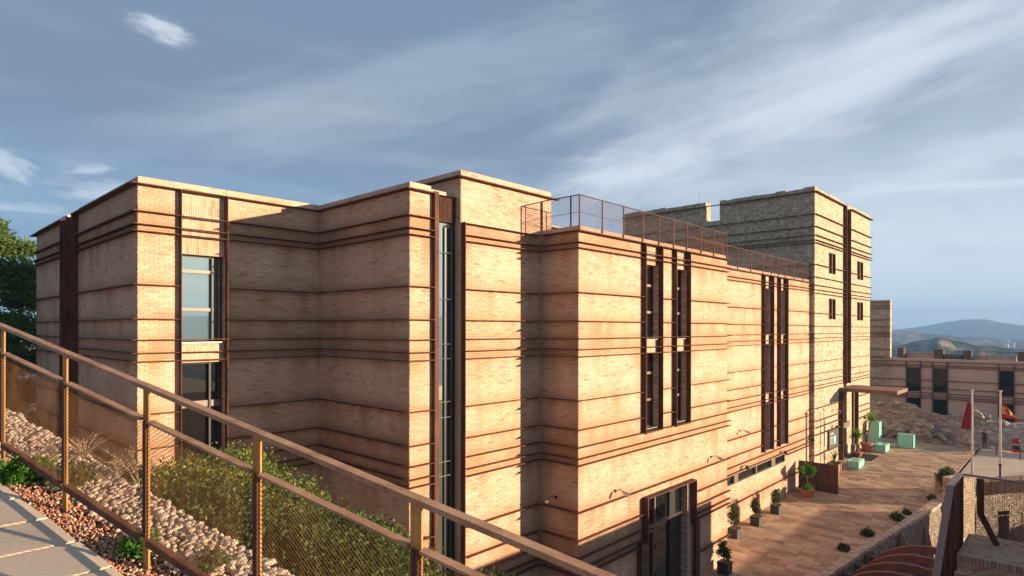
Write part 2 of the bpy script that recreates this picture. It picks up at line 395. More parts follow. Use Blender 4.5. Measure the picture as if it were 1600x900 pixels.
# ------------------------------------------------------------------ building measures (metres)
U = 3.75 / 170
def Z(l): return EYE + l * U
XA, YA, YB, XC, YC, XE, YE, XP, YD, XD, YR, XT, YT, XU = 5.47, 19.95, 34.8, 11.23, 14.71, 13.16, 14.57, 17.1, 12.83, 29.27, 14.83, 48.39, 14.50, 64.57
LOW = [57.8, 12.5, -15.1, -32.6, -43.7, -113.5, -159.8, -187.4, -205.2, -216.0, -289.9, -334.2, -362.0, -379.6, -390.3, -461.0]
TOP = [154.0, 137.0, 128.0]
ALLZ = [Z(l) for l in TOP + LOW]
CROSS = [Z(l) for l in TOP + [-15.1, -32.6, -43.7, -187.4, -205.2, -216.0]]

museum = thing('brick_museum', 'long peach brick building ribbed with rusty steel ledges, left of the stone tower', 'building', (XA, YA, 0))
MO = Vector((XA, YA, 0))
def mp(o):     # keep world placement while parented to an empty that is moved
    o.location = o.location - MO if o.parent == museum else o.location
    return o

BRICKS = []     # (centre along, z, length, tint, stain and painted light, plane) of every laid brick, nearest ones become objects
ROW = .0703; BL = .262
def stain_light_of(a, z, levels):  # rust streaks, with painted bounce light above ledges and contact shade beneath
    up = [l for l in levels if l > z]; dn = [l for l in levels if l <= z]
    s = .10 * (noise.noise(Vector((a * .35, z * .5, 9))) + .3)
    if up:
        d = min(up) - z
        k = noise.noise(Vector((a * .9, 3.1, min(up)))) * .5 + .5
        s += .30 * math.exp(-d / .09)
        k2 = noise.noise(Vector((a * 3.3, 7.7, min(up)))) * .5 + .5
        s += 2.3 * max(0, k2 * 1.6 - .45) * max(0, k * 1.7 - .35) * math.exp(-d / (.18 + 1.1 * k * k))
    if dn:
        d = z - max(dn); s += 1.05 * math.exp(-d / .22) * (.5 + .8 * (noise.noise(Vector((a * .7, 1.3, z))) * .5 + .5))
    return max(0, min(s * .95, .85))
def field(plane, c, a0, a1, z0, z1, holes=(), levels=ALLZ, proud=.0, soldier=False):
    """brick faces on the wall 'Y' (facing -Y at y=c) or 'X' (facing -X at x=c)"""
    out = []
    if soldier:
        a = a0 + .002; row = 0
        while a < a1 - .03:
            z = z0
            while z < z1 - .04:
                ze = min(z + .25, z1)
                out.append((a, a + .062, z, ze - .01)); z = ze
            a += .07
    else:
        k0 = int(math.floor(z0 / ROW)); k1 = int(math.ceil(z1 / ROW))
        for k in range(k0, k1):
            za = max(k * ROW, z0); zb = min((k + 1) * ROW - .012, z1)
            if zb - za < .02: continue
            iv = [(a0, a1)]
            for (h0, h1, hz0, hz1) in holes:
                if zb > hz0 + .01 and za < hz1 - .01:
                    ni = []
                    for p, q in iv:
                        if h1 <= p or h0 >= q: ni.append((p, q)); continue
                        if h0 > p: ni.append((p, h0))
                        if h1 < q: ni.append((h1, q))
                    iv = ni
            ph = (k % 2) * BL / 2 + rnd.uniform(-.02, .02)
            for p, q in iv:
                a = math.floor((p - ph) / BL) * BL + ph
                while a < q:
                    s, e = max(a, p), min(a + BL - .011, q)
                    if e - s > .025: out.append((s, e, za, zb))
                    a += BL
    rows = []
    for s, e, za, zb in out:
        am, zm = (s + e) / 2, (za + zb) / 2
        cl = noise.noise(Vector((am * .8, zm * 3.0, c))) * .30
        t = min(1, max(0, rnd.betavariate(4.2, 2.4) + cl * .8 + (-.30 if rnd.random() < .07 else 0)))
        rows.append((s, e, za, zb, t, stain_light_of(am, zm, levels), rnd.uniform(-.002, .003) + proud))
    BRICKS.append((plane, c, rows))
def emit_bricks():
    """lay every brick: the 300 that show largest as objects, all others joined"""
    allb = []
    for plane, c, rows in BRICKS:
        for r in rows:
            a, z = (r[0] + r[1]) / 2, (r[2] + r[3]) / 2
            p = Vector((a, c, z)) if plane == 'Y' else Vector((c, a, z))
            d = (p - Vector((0, 0, EYE))).dot(FW); x = (p.dot(RT)) / d; y = (EYE - z) / d
            vis = d > 1 and abs(x) < .84 and -.54 < y < .40
            nx = (p.y if plane == 'Y' else p.x) / Vector((p.x, p.y)).length
            full = (r[1] - r[0] > .24) and (r[3] - r[2] > .055)
            allb.append((-(nx / d) if vis and full and not (x < -.17 and y > .20) else 0, plane, c, r))
    order = sorted(range(len(allb)), key=lambda i: allb[i][0])
    pick = set(order[:300])
    bm = MB().box(-.1255, .1255, -.014, .008, -.030, .030).mesh('brick'); bm.materials.append(M['brick1'])
    V = []; T = []; S = []
    for i, (_, plane, c, (s, e, za, zb, t, st, pr)) in enumerate(allb):
        if i in pick:
            o = bpy.data.objects.new('brick', bm); COL.objects.link(o); o.parent = museum
            q = Vector(((s + e) / 2, c - pr + .004, (za + zb) / 2)) if plane == 'Y' else Vector((c - pr + .004, (s + e) / 2, (za + zb) / 2))
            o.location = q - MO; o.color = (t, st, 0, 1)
            if plane == 'X': o.rotation_euler = (0, 0, -math.pi / 2)
            continue
        f = -pr - .010; bk = .008
        if plane == 'Y':
            P = lambda a, dd, z: (a, c + dd, z)
            F = [[P(s, f, za), P(e, f, za), P(e, f, zb), P(s, f, zb)], [P(s, f, zb), P(e, f, zb), P(e, bk, zb), P(s, bk, zb)],
                 [P(s, bk, za), P(e, bk, za), P(e, f, za), P(s, f, za)], [P(s, bk, za), P(s, f, za), P(s, f, zb), P(s, bk, zb)], [P(e, f, za), P(e, bk, za), P(e, bk, zb), P(e, f, zb)]]
        else:
            P = lambda a, dd, z: (c + dd, a, z)
            F = [[P(e, f, za), P(s, f, za), P(s, f, zb), P(e, f, zb)], [P(e, f, zb), P(s, f, zb), P(s, bk, zb), P(e, bk, zb)],
                 [P(e, bk, za), P(s, bk, za), P(s, f, za), P(e, f, za)], [P(e, bk, za), P(e, f, za), P(e, f, zb), P(e, bk, zb)], [P(s, f, za), P(s, bk, za), P(s, bk, zb), P(s, f, zb)]]
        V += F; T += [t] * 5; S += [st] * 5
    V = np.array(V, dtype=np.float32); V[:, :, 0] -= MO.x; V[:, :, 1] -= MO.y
    qmesh('brickwork', V, M['brick'], museum, 'stuff', {'tint': np.array(T), 'stain_light': np.array(S)})

def backing(plane, c, a0, a1, z0, z1, holes, m, parent, name='wall', off=MO):
    """wall surface with openings left out, as a grid of quads"""
    As = sorted({a0, a1, *[h[0] for h in holes], *[h[1] for h in holes]}); Zs = sorted({z0, z1, *[h[2] for h in holes], *[h[3] for h in holes]})
    As = [a for a in As if a0 <= a <= a1]; Zs = [z for z in Zs if z0 <= z <= z1]
    b = MB()
    for i in range(len(As) - 1):
        for j in range(len(Zs) - 1):
            am, zm = (As[i] + As[i+1]) / 2, (Zs[j] + Zs[j+1]) / 2
            if any(h[0] < am < h[1] and h[2] < zm < h[3] for h in holes): continue
            p, q, r, s = (As[i], Zs[j]), (As[i+1], Zs[j]), (As[i+1], Zs[j+1]), (As[i], Zs[j+1])
            if plane == 'Y': b.quad(*[(a - off.x, c - off.y, z) for a, z in (p, q, r, s)])
            else: b.quad(*[(c - off.x, a - off.y, z) for a, z in (q, p, s, r)])
    return b.build(name, m, parent)
def mbox(name, m, x0, x1, y0, y1, z0, z1, parent=museum, off=MO, kind=None):
    return MB().box(x0 - off.x, x1 - off.x, y0 - off.y, y1 - off.y, z0, z1).build(name, m, parent, kind)

PR = .17; TH = .020
def ledge(plane, c, segs, z, pr=PR, th=TH, parent=museum, off=MO):
    for s, e in segs:
        b = MB()
        if plane == 'Y': b.box(s - off.x, e - off.x, c - pr - off.y, c - .003 - off.y, z - th, z)
        else: b.box(c - pr - off.x, c - .003 - off.x, s - off.y, e - off.y, z - th, z)
        b.build('ledge', M['ledge'], parent)
def jamb_brick(x, y0, y1, z0, z1, face, parent=museum, off=MO, m=None):
    b = MB()
    pts = [(x, y0, z0), (x, y1, z0), (x, y1, z1), (x, y0, z1)]
    if face < 0: pts = pts[::-1]
    b.quad(*[(p[0] - off.x, p[1] - off.y, p[2]) for p in pts]); b.build('reveal', m or M['bricktex'], parent)

# ---- section A: front face and left flank
ZTOP = Z(200); ZLED = Z(189.8)
fa = (6.57, 7.93)
holesA = [(fa[0] + .02, fa[1], 3.0, Z(128) + .55 * 0 + 2.6 * 0 + 15.60 - 14.29 * 0 if False else 15.60)]
holesA = [(fa[0] + .02, fa[1], 3.0, 15.60)]
def walls(plane, c, a0, a1, z0, z1, holes=(), levels=ALLZ):
    backing(plane, c + .006, a0, a1, z0, z1, holes, M['mortar'], museum)
    field(plane, c, a0, a1, z0, z1, holes, levels)
walls('Y', YA, XA, XC, 2.0, ZLED, holesA)
walls('X', XA, YA, 26.98, 3.0, ZLED); walls('X', XA, 28.82, YB, 3.0, ZLED)
walls('X', XC, YC, YA, 2.0, ZLED)
walls('Y', YC, XC, 12.08, 0.5, ZLED)
# upper mass, E face
ZMASS = Z(231.5)
walls('Y', YE, XE + .02, 17.71, Z(153), Z(221), (), [])
walls('Y', YE, XE + .02, XP, 0.0, Z(153))
walls('X', XE, YE, YE + .37, 0.5, Z(221), (), [])
walls('X', XE, 14.94, 19.0, ZTOP - .4, Z(221), (), [])
# D block
fD = [21.30, 22.62, 23.80, 25.06]
winD = [(fD[0] + .02, fD[1]), (fD[2] + .02, fD[3])]
holesD = [(a, b, 7.30, Z(154.5)) for a, b in winD] + [(21.32, 25.50, -.1, 4.72), (20.96, 21.32, -.1, 2.98), (25.50, 25.95, -.1, 2.9)]
walls('Y', YD, XP, XD, -.1, Z(163.4) - .19, holesD)
walls('X', XP, YD, YE, -.1, Z(163.4) - .19)
# R range
fR = [39.05, 40.52, 41.75, 43.15]
winR = [(fR[0] + .02, fR[1]), (fR[2] + .02, fR[3])]
ZR = Z(166)
holesR = [(a, b, 3.64, Z(156)) for a, b in winR] + [(33.85, 43.2, 2.40, 2.97)]
LR = [Z(156)] + ALLZ[1:]
walls('Y', YR, XD - .2, XT + .1, -.1, ZR - .20, holesR, LR)
# D end wall facing away (+X) and roofs / backs so the block is solid
B = MB()
def rel(*p): return [(a - MO.x, b - MO.y, c) for a, b, c in p]
B.quad(*rel((XD, YD, -.1), (XD, YR + .1, -.1), (XD, YR + .1, 14.9), (XD, YD, 14.9)))
B.quad(*rel((17.71, YE, 14.6), (17.71, 19.0, 14.6), (17.71, 19.0, ZMASS - .1), (17.71, YE, ZMASS - .1)))
B.quad(*rel((17.71, 19, 14.6), (XE, 19, 14.6), (XE, 19, ZMASS - .1), (17.71, 19, ZMASS - .1)))
B.quad(*rel((XT, 34.8, 0), (XA, 34.8, 0), (XA, 34.8, 14.6), (XT, 34.8, 14.6)))
B.quad(*rel((18.2, 19.95, 14.5), (18.2, 34.8, 14.5), (18.2, 34.8, 15.7), (18.2, 19.95, 15.7)))
B.build('wall', M['bricktex'], museum)
B = MB()
B.quad(*rel((XA, YA, 15.68), (18.2, YA, 15.68), (18.2, YB, 15.68), (XA, YB, 15.68)))
B.quad(*rel((XC, YC, 15.67), (XE, YC, 15.67), (XE, YA, 15.67), (XC, YA, 15.67)))
B.quad(*rel((XE, YE, ZMASS - .12), (17.71, YE, ZMASS - .12), (17.71, 19, ZMASS - .12), (XE, 19, ZMASS - .12)))
B.quad(*rel((XP, YD, 14.62), (XD, YD, 14.62), (XD, 34.8, 14.62), (XP, 34.8, 14.62)))
B.quad(*rel((XD, YR, 14.63), (XT, YR, 14.63), (XT, 34.8, 14.63), (XD, 34.8, 14.63)))
B.build('roof', M['roofgrav'], museum)

# copings: short bricks on edge above the top ledge, standing as parapets
def coping(x0, x1, y0, y1, z0, z1, face):
    mbox('coping_core', M['mortar'], x0 + .012, x1 - .012, y0 + .012, y1 - .012, z0, z1 - .006)
    if 'Y' in face: field('Y', y0 + .012, x0, x1, z0, z1, (), [])
    if 'X' in face: field('X', x0 + .012, y0, y1, z0, z1, (), [])
    # top course of bricks laid across
coping(XA, 7.97, YA, YA + .35, ZLED, ZTOP, 'YX')
coping(7.98, XC, YA, YA + .35, ZLED, ZTOP, 'Y')
coping(XA, XA + .35, YA + .351, 26.98, ZLED, ZTOP, 'X')
coping(XA, XA + .35, 28.82, YB, ZLED, ZTOP, 'X')
coping(XC, 12.05, YC, YC + .35, ZLED, ZTOP, 'YX')
coping(XC, XC + .35, YC + .351, YA - .001, ZLED, ZTOP, 'X')
coping(XE, 17.71, YE, YE + .35, Z(221), ZMASS, 'YX')
coping(XE, XE + .35, YE + .351, 19, Z(221), ZMASS, 'X')
ZD0 = Z(155.2)
coping(XP, XD, YD, YD + .35, ZD0, Z(163.4), 'YX')
coping(XP, XP + .35, YD + .351, YE - .001, ZD0, Z(163.4), 'X')
coping(XD + .001, XT, YR, YR + .35, Z(157), ZR, 'Y')
TC = MB()   # brick tops of the copings
for (x0, x1, y0, y1, z) in ((XA, XC, YA, YA + .35, ZTOP), (XC, 12.05, YC, YC + .35, ZTOP), (XE, 17.71, YE, YE + .35, ZMASS)):
    pass

# ledges
for l in TOP + LOW:
    z = Z(l); cross = any(abs(z - c) < .02 for c in CROSS)
    # A
    if cross: ledge('Y', YA, [(XA - PR, XC - PR)], z)
    elif l > -120 or True: ledge('Y', YA, [(XA - PR, fa[0]), (fa[1] + .02, XC - PR)], z)
    ledge('X', XA, [(YA, 26.98), (28.82, YB + PR)], z)
    ledge('X', XC, [(YC, YA)], z)
    ledge('Y', YC, [(XC - PR, 12.18)], z)
    # E
    ledge('Y', YE, [(XE + .16, XP - (PR if l < 153 else PR))], z) if l < 200 else None
    # D
    if l < 153.5:
        segs = [(XP - PR, XD + PR)]
        if not cross and z > 7.3: segs = [(XP - PR, fD[0]), (fD[1] + .02, fD[2]), (fD[3] + .02, XD + PR)]
        if z < 4.74: segs = [(XP - PR, 20.94 if z < 3.02 else 21.30), (25.97 if z < 2.92 else 25.52, XD + PR)]
        ledge('Y', YD, segs, z); ledge('X', XP, [(YD, YE - PR)], z)
        segs = [(XD + .003, XT - .003)]
        if 2.3 < z < 3.0: segs = [(XD + .003, 33.85), (43.2, XT - .003)]
        elif not cross and z > 3.64: segs = [(XD + .003, fR[0]), (fR[1] + .02, fR[2]), (fR[3] + .02, XT - .003)]
        ledge('Y', YR, segs, z)
PT = .20
ledge('Y', YA, [(XA - PT, 7.96), (7.99, XC - PT)], ZLED, PT, .03)
ledge('X', XA, [(YA, 26.98), (28.82, YB + PT)], ZLED, .24, .03)
ledge('X', XC, [(YC, YA)], ZLED, PT, .03); ledge('Y', YC, [(XC - PT, 12.10)], ZLED, PT, .03)
ledge('Y', YE, [(XE - PT, 17.71 + .3)], Z(221), PT, .03); ledge('X', XE, [(YE, 19)], Z(221), PT, .03)
ledge('Y', YD, [(XP - PT, XD + PT)], ZD0, PT, .03); ledge('X', XP, [(YD, YE - PT)], ZD0, PT, .03)
ledge('Y', YR, [(XD + .003, XT - .003)], Z(157), PT, .03)

def fin(x, y, z0, z1, pr=.20, th=.022, parent=museum, off=MO):
    mbox('fin', M['corten'], x, x + th, y - pr, y + .10, z0, z1, parent, off)
# A fins and window bay
fin(fa[0], YA, 3.0, ZLED - .031); fin(fa[1], YA, 3.0, ZTOP - .02 if False else ZLED - .031)
RD = .32
def spandrel(x0, x1, y, z0, z1, q=.07):
    backing('Y', y + q + .006, x0, x1, z0, z1, (), M['mortar'], museum, 'spandrel')
    field('Y', y + q, x0, x1, z0, z1, (), [], soldier=True)
    MB().quad(*rel((x0, y + q, z0), (x0, y + RD, z0), (x1, y + RD, z0), (x1, y + q, z0))).build('reveal', M['bricktex'], museum)
    B = MB().quad(*rel((x0, y + q, z1), (x1, y + q, z1), (x1, y + RD, z1), (x0, y + RD, z1))); B.build('reveal', M['bricktex'], museum)
def window(x0, x1, y, z0, z1, bars=(), glass='glass', parent=museum, off=MO, barm='framel', barh=.10, sill=True, rd=RD, post=None, rv=True, fm='frame'):
    fr = MB(); t = .05
    yy = y + rd
    for (a, b, c, d) in ((x0, x0 + t, z0, z1), (x1 - t, x1, z0, z1), (x0 + t, x1 - t, z0, z0 + t), (x0 + t, x1 - t, z1 - t, z1)):
        fr.box(a - off.x, b - off.x, yy - .06 - off.y, yy - off.y, c, d)
    wd = fr.build('window', M[fm], parent)
    MB().quad(*[(p[0] - off.x, p[1] - off.y, p[2]) for p in ((x0, yy - .02, z0), (x1, yy - .02, z0), (x1, yy - .02, z1), (x0, yy - .02, z1))]).build('pane', M[glass], wd)
    for z in bars: mbox('transom', M[barm], x0 + t, x1 - t, yy - .10, yy - .061, z, z + barh, wd, off)
    for xx in (post or ()): mbox('mullion', M['black'], xx, xx + .06, yy - .14, yy - .055, z0 + .05, z1 - .05, wd, off)
    if sill: mbox('sill', M['steel'], x0, x1, y - .02, yy - .061, z0 - .03, z0 - .002, wd, off)
    if rv:
        jamb_brick(x1, y + .006, yy, z0, z1, -1, parent, off); jamb_brick(x0, y + .006, yy, z0, z1, 1, parent, off)
    return wd
a0, a1 = fa[0] + .022, fa[1] - .002
spandrel(a0, a1, YA, 13.74, 15.60); window(a0, a1, YA, 11.04, 13.74, (12.0, 13.18), 'glassb', post=(a1 - .34, a1 - .20))
spandrel(a0, a1, YA, 10.41, 11.04); window(a0, a1, YA, 4.4, 10.41, (7.02, 9.0, 5.4), 'glass', barh=.20, sill=False, post=(a1 - .42,))
# flank fins: a wide rusty recess between two plates
B = MB()
B.box(XA + .10 - MO.x, XA + .14 - MO.x, 26.98 - MO.y, 28.82 - MO.y, 3.0, ZLED); B.build('steel_infill', M['corten'], museum)
for y in (26.98, 27.72, 28.24, 28.80): mbox('fin', M['corten'], XA - .24, XA + .10, y, y + .02, 3.0, ZLED - .04 + (.02 if y < 28 else -.1))
# C-E glazed slot
fin(12.08, YC, .5, Z(192) , .16, .03); mbox('fin', M['corten'], 12.11, 12.24, YC - .16, YC - .14, .5, Z(192) - .001)
slot = mbox('window', M['frame'], 12.26, 12.30, 14.86, 14.93, .5, 14.84)
MB().quad(*rel((12.3, 14.93, .5), (13.16, 14.93, .5), (13.16, 14.93, 14.84), (12.3, 14.93, 14.84))).build('pane', M['glassb'], slot)
for xx in (12.74, 12.93): mbox('mullion', M['black'], xx, xx + .07, 14.87, 14.925, .5, 14.7, slot)
for xx in (12.26, 13.10): mbox('side_frame', M['frame'], xx + .002, xx + .05, 14.84, 14.928, .5, 14.84, slot)
for z in (13.88, 12.4, 10.97, 10.5, 9.13, 8.64, 7.23, 6.78):
    MB().tube(rel((12.26, 14.80, z), (12.95, 14.80, z)), .010, 6).build('glazing_rod', M['steel'], slot)
MB().tube(rel((12.95, 14.79, .6), (12.95, 14.79, 14.6)), .005, 5).build('cable', M['steel'], slot)
# grille above the slot: slats
lv = mbox('grille', M['corten'], 12.26, 13.10, 14.90, 14.93, 14.86, 15.70)
B = MB()
for k in range(21): B.box(12.27 - MO.x, 13.09 - MO.x, 14.83 - MO.y, 14.90 - MO.y, 14.87 + k * .04, 14.893 + k * .04)
B.build('slat', M['louvre'], lv, 'stuff')
B = MB()
for k in range(12): B.box(12.28 + k * .07 - MO.x, 12.292 + k * .07 - MO.x, 14.815 - MO.y, 14.83 - MO.y, 14.86, 15.70)
B.build('bar', M['corten'], lv, 'stuff')
mbox('plate', M['corten'], 13.10, 13.14, 14.80, 14.93, 14.85, 15.72)
mbox('slot_head', M['bricktex'], 12.12, 13.14, 14.98, 15.3, 15.68, 15.86)
MB().quad(*rel((12.08, YC + .006, .5), (12.08, 14.93, .5), (12.08, 14.93, 15.7), (12.08, YC + .006, 15.7))).build('wall', M['bricktex'], museum)
# steel edge on the E face
mbox('fin', M['corten'], XE + .02, XE + .045, YE - .20, YE - .011, .5, Z(154.8)); mbox('fin', M['corten'], XE + .045, XE + .15, YE - .04, YE - .012, .5, Z(154))
# D windows
for (x0, x1), f0, f1 in zip(winD, (fD[0], fD[2]), (fD[1], fD[3])):
    fin(f0, YD, 7.27, ZD0 - .031, .21, .03); fin(f1, YD, 7.33, ZD0 - .031, .21, .03)
    x0 += .012; x1 -= .002
    spandrel(x0, x1, YD, 14.08, Z(154.5)); window(x0, x1, YD, 11.05, 14.08, (12.1, 13.2), barh=.10, post=())
    spandrel(x0, x1, YD, 10.47, 11.05); window(x0, x1, YD, 7.43, 10.47, (8.5, 9.6), post=())
    mbox('sill_plate', M['ledge'], f0, f1 + .03, YD - .21, YD - .012, 7.30, 7.325)
for (x0, x1), f0, f1 in zip(winR, (fR[0], fR[2]), (fR[1], fR[3])):
    fin(f0, YR, 3.64, Z(157) - .031, .24, .04); fin(f1, YR, 3.64, Z(157) - .031, .24, .04)
    x0 += .022; x1 -= .002
    spandrel(x0, x1, YR, 14.1, Z(156)); spandrel(x0, x1, YR, 10.47, 11.09); spandrel(x0, x1, YR, 6.75, 7.35)
    window(x0, x1, YR, 11.09, 14.1, (12.1, 13.1)); window(x0, x1, YR, 7.35, 10.47, (8.4, 9.4)); window(x0, x1, YR, 3.66, 6.75, (4.6, 5.6))
# long low window under the R range
sw = MB()
for a, b in ((33.86, 33.92), (34.86, 35.42), (38.10, 38.28), (40.72, 41.38), (43.10, 43.18)): sw.box(a - MO.x, b - MO.x, YR - .01 - MO.y, YR + .15 - MO.y, 2.41, 2.96)
for z0, z1 in ((2.40, 2.45), (2.92, 2.97)): sw.box(33.86 - MO.x, 43.18 - MO.x, YR - .012 - MO.y, YR + .16 - MO.y, z0, z1)
so_ = sw.build('window', M['framel'], museum)
for a, b in ((33.92, 34.86), (35.42, 38.10), (38.28, 40.72), (41.38, 43.10)):
    MB().quad(*rel((a, YR + .12, 2.45), (b, YR + .12, 2.45), (b, YR + .12, 2.92), (a, YR + .12, 2.92))).build('pane', M['glass'], so_)
# D doorway
RDD = .55
dr = MB()
def db(*a): dr.box(a[0] - MO.x, a[1] - MO.x, a[2] - MO.y, a[3] - MO.y, a[4], a[5])
db(21.30, 21.34, YD - .30, YD + .1, 2.95, 4.74); db(21.34, 25.48, YD - .30, YD + .1, 4.70, 4.74); db(25.48, 25.52, YD - .30, YD + .1, 2.7, 4.74)
db(20.94, 20.98, YD - .22, YD + .1, 0, 3.0); db(20.98, 21.30, YD - .22, YD + .1, 2.96, 3.0); db(25.93, 25.97, YD - .22, YD + .1, 0, 2.9); db(25.60, 25.93, YD - .22, YD - .18, 0, 2.9)
door = dr.build('door', M['corten'], museum)
for a in ((21.34, 25.2, 3.20, 3.32), ): mbox('transom', M['framel'], a[0], a[1], YD + .20, YD + .31, a[2], a[3], door)
for x in (21.34, 22.60, 22.70): mbox('mullion', M['framel'], x, x + .07, YD + .22, YD + .31, 0, 3.2 if x != 22.6 else 3.2, door)
mbox('mullion', M['framel'], 22.66, 22.75, YD + .2, YD + .31, 3.32, 4.7, door)
mbox('mullion', M['black'], 24.0, 24.5, YD + .24, YD + .31, 0, 4.69, door)
mbox('leaf_rail', M['framel'], 21.41, 22.6, YD + .24, YD + .31, 3.0, 3.1, door)
for z in (1.1, 2.3): mbox('hinge', M['black'], 22.70, 22.76, YD + .17, YD + .215, z, z + .14, door)
MB().quad(*rel((20.98, YD + .32, 0), (25.2, YD + .32, 0), (25.2, YD + .32, 4.72), (20.98, YD + .32, 4.72))).build('pane', M['glass'], door)
jamb_brick(25.20, YD + .006, YD + .34, 0, 4.7, -1); MB().quad(*rel((25.2, YD + .02, 0), (25.93, YD + .02, 0), (25.93, YD + .02, 4.7), (25.2, YD + .02, 4.7))).build('reveal', M['bricktex'], museum)
mbox('threshold', M['cap'], 20.98, 25.9, YD - .1, YD + .3, -.02, .04)

# ------------------------------------------------------------------ roof railings
def railing(label, x_posts, p0, p1, zb, zt, gap=None):
    t = thing('roof_railing', label, 'railing', (p0[0], p0[1], zb), 0, None)
    p0 = Vector((*p0, 0)); p1 = Vector((*p1, 0)); d = (p1 - p0); L = d.length; d.normalize()
    nn = Vector((-d.y, d.x, 0))
    h = zt - zb
    for s in x_posts:
        MB().bar(d * s, d * s + Vector((0, 0, h)), .05, .035, nn).build('post', M['corten'], t)
    MB().bar(Vector((0, 0, h)), d * L + Vector((0, 0, h)), .04, .03).build('top_rail', M['corten'], t)
    MB().bar(Vector((0, 0, h * .52)), d * L + Vector((0, 0, h * .52)), .012, .012).build('middle_wire', M['corten'], t)
    b = MB(); k = 0; s = .03
    while s < L:
        b.bar(d * s + Vector((0, 0, .05)), d * s + Vector((0, 0, h - .02)), .005, .005, nn); s += .07
    z = .06
    while z < h - .02:
        b.bar(Vector((0, 0, z)), d * L + Vector((0, 0, z)), .005, .005); z += .07
    b.build('wire_mesh', M['corten'], t, 'stuff')
Dp = [17.13, 18.52, 19.93, 21.33, 22.60, 23.85, 25.04, 26.44, 27.77, 29.20]
railing('rusty mesh railing along the roof edge above the brick block with two window slots', [x - 17.13 for x in Dp], (17.13, YD - .02), (29.2, YD - .02), Z(155), 16.15)
railing('short end of mesh railing turning back to the upper brick wall', [.35, 1.68], (17.13, YD + .01), (17.13, YE - .05), Z(155), 16.15)
Rp = [30.9, 33.2, 35.31, 37.22, 39.2, 40.6, 41.87, 43.17, 44.91, 46.66, 48.32]
railing('long rusty mesh railing on the lower roof running up to the stone tower', [x - 29.3 for x in Rp], (29.3, YR - .02), (48.32, YR - .02), Z(157), 16.24)
# louvred plant unit behind the railing
ru = thing('roof_unit', 'low louvred plant unit on the roof behind the railing corner', 'roof unit', (24.3, 20, 14.63))
MB().box(0, 3.2, 0, 2.5, 0, 1.15).build('casing', M['frame'], ru); MB().box(-.2, 3.4, -.2, 2.7, 2.05, 2.13).build('cover', M['framel'], ru)
b = MB()
for k in range(8): b.box(-.05, 3.25, -.05, 2.55, 1.2 + k * .1, 1.24 + k * .1)
b.build('slat', M['frame'], ru, 'stuff')

# ------------------------------------------------------------------ stone tower
TO = Vector((XT, YT, 0))
tower = thing('stone_tower', 'tall rough stone tower with small slit windows and an entrance canopy', 'tower', TO)
TL = [21.69, 20.02, 19.10, 18.46, 18.10, 17.89, 16.29, 15.35, 14.75, 14.41, 14.15, 12.66, 11.69, 11.14, 10.81, 10.54, 9.05, 8.16, 7.6, 7.25, 7.03, 5.57, 4.63, 4.13, 3.59, 2.08]
TTOP = 21.98
tw = [(51.86, 53.5, 15.85, 17.48), (60.09, 61.94, 15.88, 17.48), (51.86, 53.5, 12.24, 13.87), (60.09, 61.94, 12.24, 13.86)]
slotT = (55.9, 57.10, 6.6, 21.66); doorT = (54.66, 59.3, .2, 6.40)
holesT = tw + [slotT, doorT]
def tpanel(plane, c, a0, a1, z0, z1, holes, sub=.55, amp=.035):
    """stone wall face with an uneven surface"""
    As = sorted({a0, a1, *[h[0] for h in holes], *[h[1] for h in holes], *np.arange(a0, a1, sub)}); Zs = sorted({z0, z1, *[h[2] for h in holes], *[h[3] for h in holes], *np.arange(z0, z1, sub)})
    As = [a for a in As if a0 <= a <= a1]; Zs = [q for q in Zs if z0 <= q <= z1]
    b = MB(); nv = {}
    def vid(i, j):
        if (i, j) not in nv:
            a, q = As[i], Zs[j]
            inner = 0 < i < len(As) - 1 and 0 < j < len(Zs) - 1 and not any(h[0] - .01 <= a <= h[1] + .01 and h[2] - .01 <= q <= h[3] + .01 for h in holes)
            o = amp * noise.noise(Vector((a * 1.7, q * 1.7, c))) if inner else 0
            p = (a - TO.x, c + o - TO.y, q) if plane == 'Y' else (c + o - TO.x, a - TO.y, q)
            nv[(i, j)] = len(b.v); b.v.append(p)
        return nv[(i, j)]
    for i in range(len(As) - 1):
        for j in range(len(Zs) - 1):
            am, zm = (As[i] + As[i+1]) / 2, (Zs[j] + Zs[j+1]) / 2
            if any(h[0] < am < h[1] and h[2] < zm < h[3] for h in holes): continue
            f = (vid(i, j), vid(i+1, j), vid(i+1, j+1), vid(i, j+1))
            b.f.append(f if plane == 'Y' else f[::-1])
    return b.build('wall', M['stone'], tower)
tpanel('Y', YT, XT, XU, 0, 21.9, holesT)
tpanel('X', XT, YT, 21.83, 0, 21.9, ())
tpanel('X', XT, 21.83, 23.03, 10, 20.42, ())
tpanel('X', XT, 23.03, 31.15, 10, 21.95, ())
b = MB()
def trel(*p): return [(a - TO.x, q - TO.y, c) for a, q, c in p]
b.quad(*trel((XU, YT, 0), (XU, 31, 0), (XU, 31, 21.9), (XU, YT, 21.9)))
b.quad(*trel((XT, 31.15, 10), (XU, 31.15, 10), (XU, 31.15, 19.6), (XT, 31.15, 19.6)))
b.quad(*trel((XT, 21.83, 19.6), (XT + .9, 21.83, 19.6), (XT + .9, 21.83, 21.9), (XT, 21.83, 21.9)))
b.quad(*trel((XT, 23.03, 19.6), (XT + .85, 23.03, 19.6), (XT + .85, 23.03, 21.95), (XT, 23.03, 21.95)))
b.quad(*trel((XT + .85, 23.03, 19.6), (XT + .85, 31.15, 19.6), (XT + .85, 31.15, 21.95), (XT + .85, 23.03, 21.95)))
b.build('wall', M['stone'], tower)
b = MB().quad(*trel((XT, YT, 19.6), (XU, YT, 19.6), (XU, 31, 19.6), (XT, 31, 19.6))); b.build('roof', M['roofgrav'], tower)
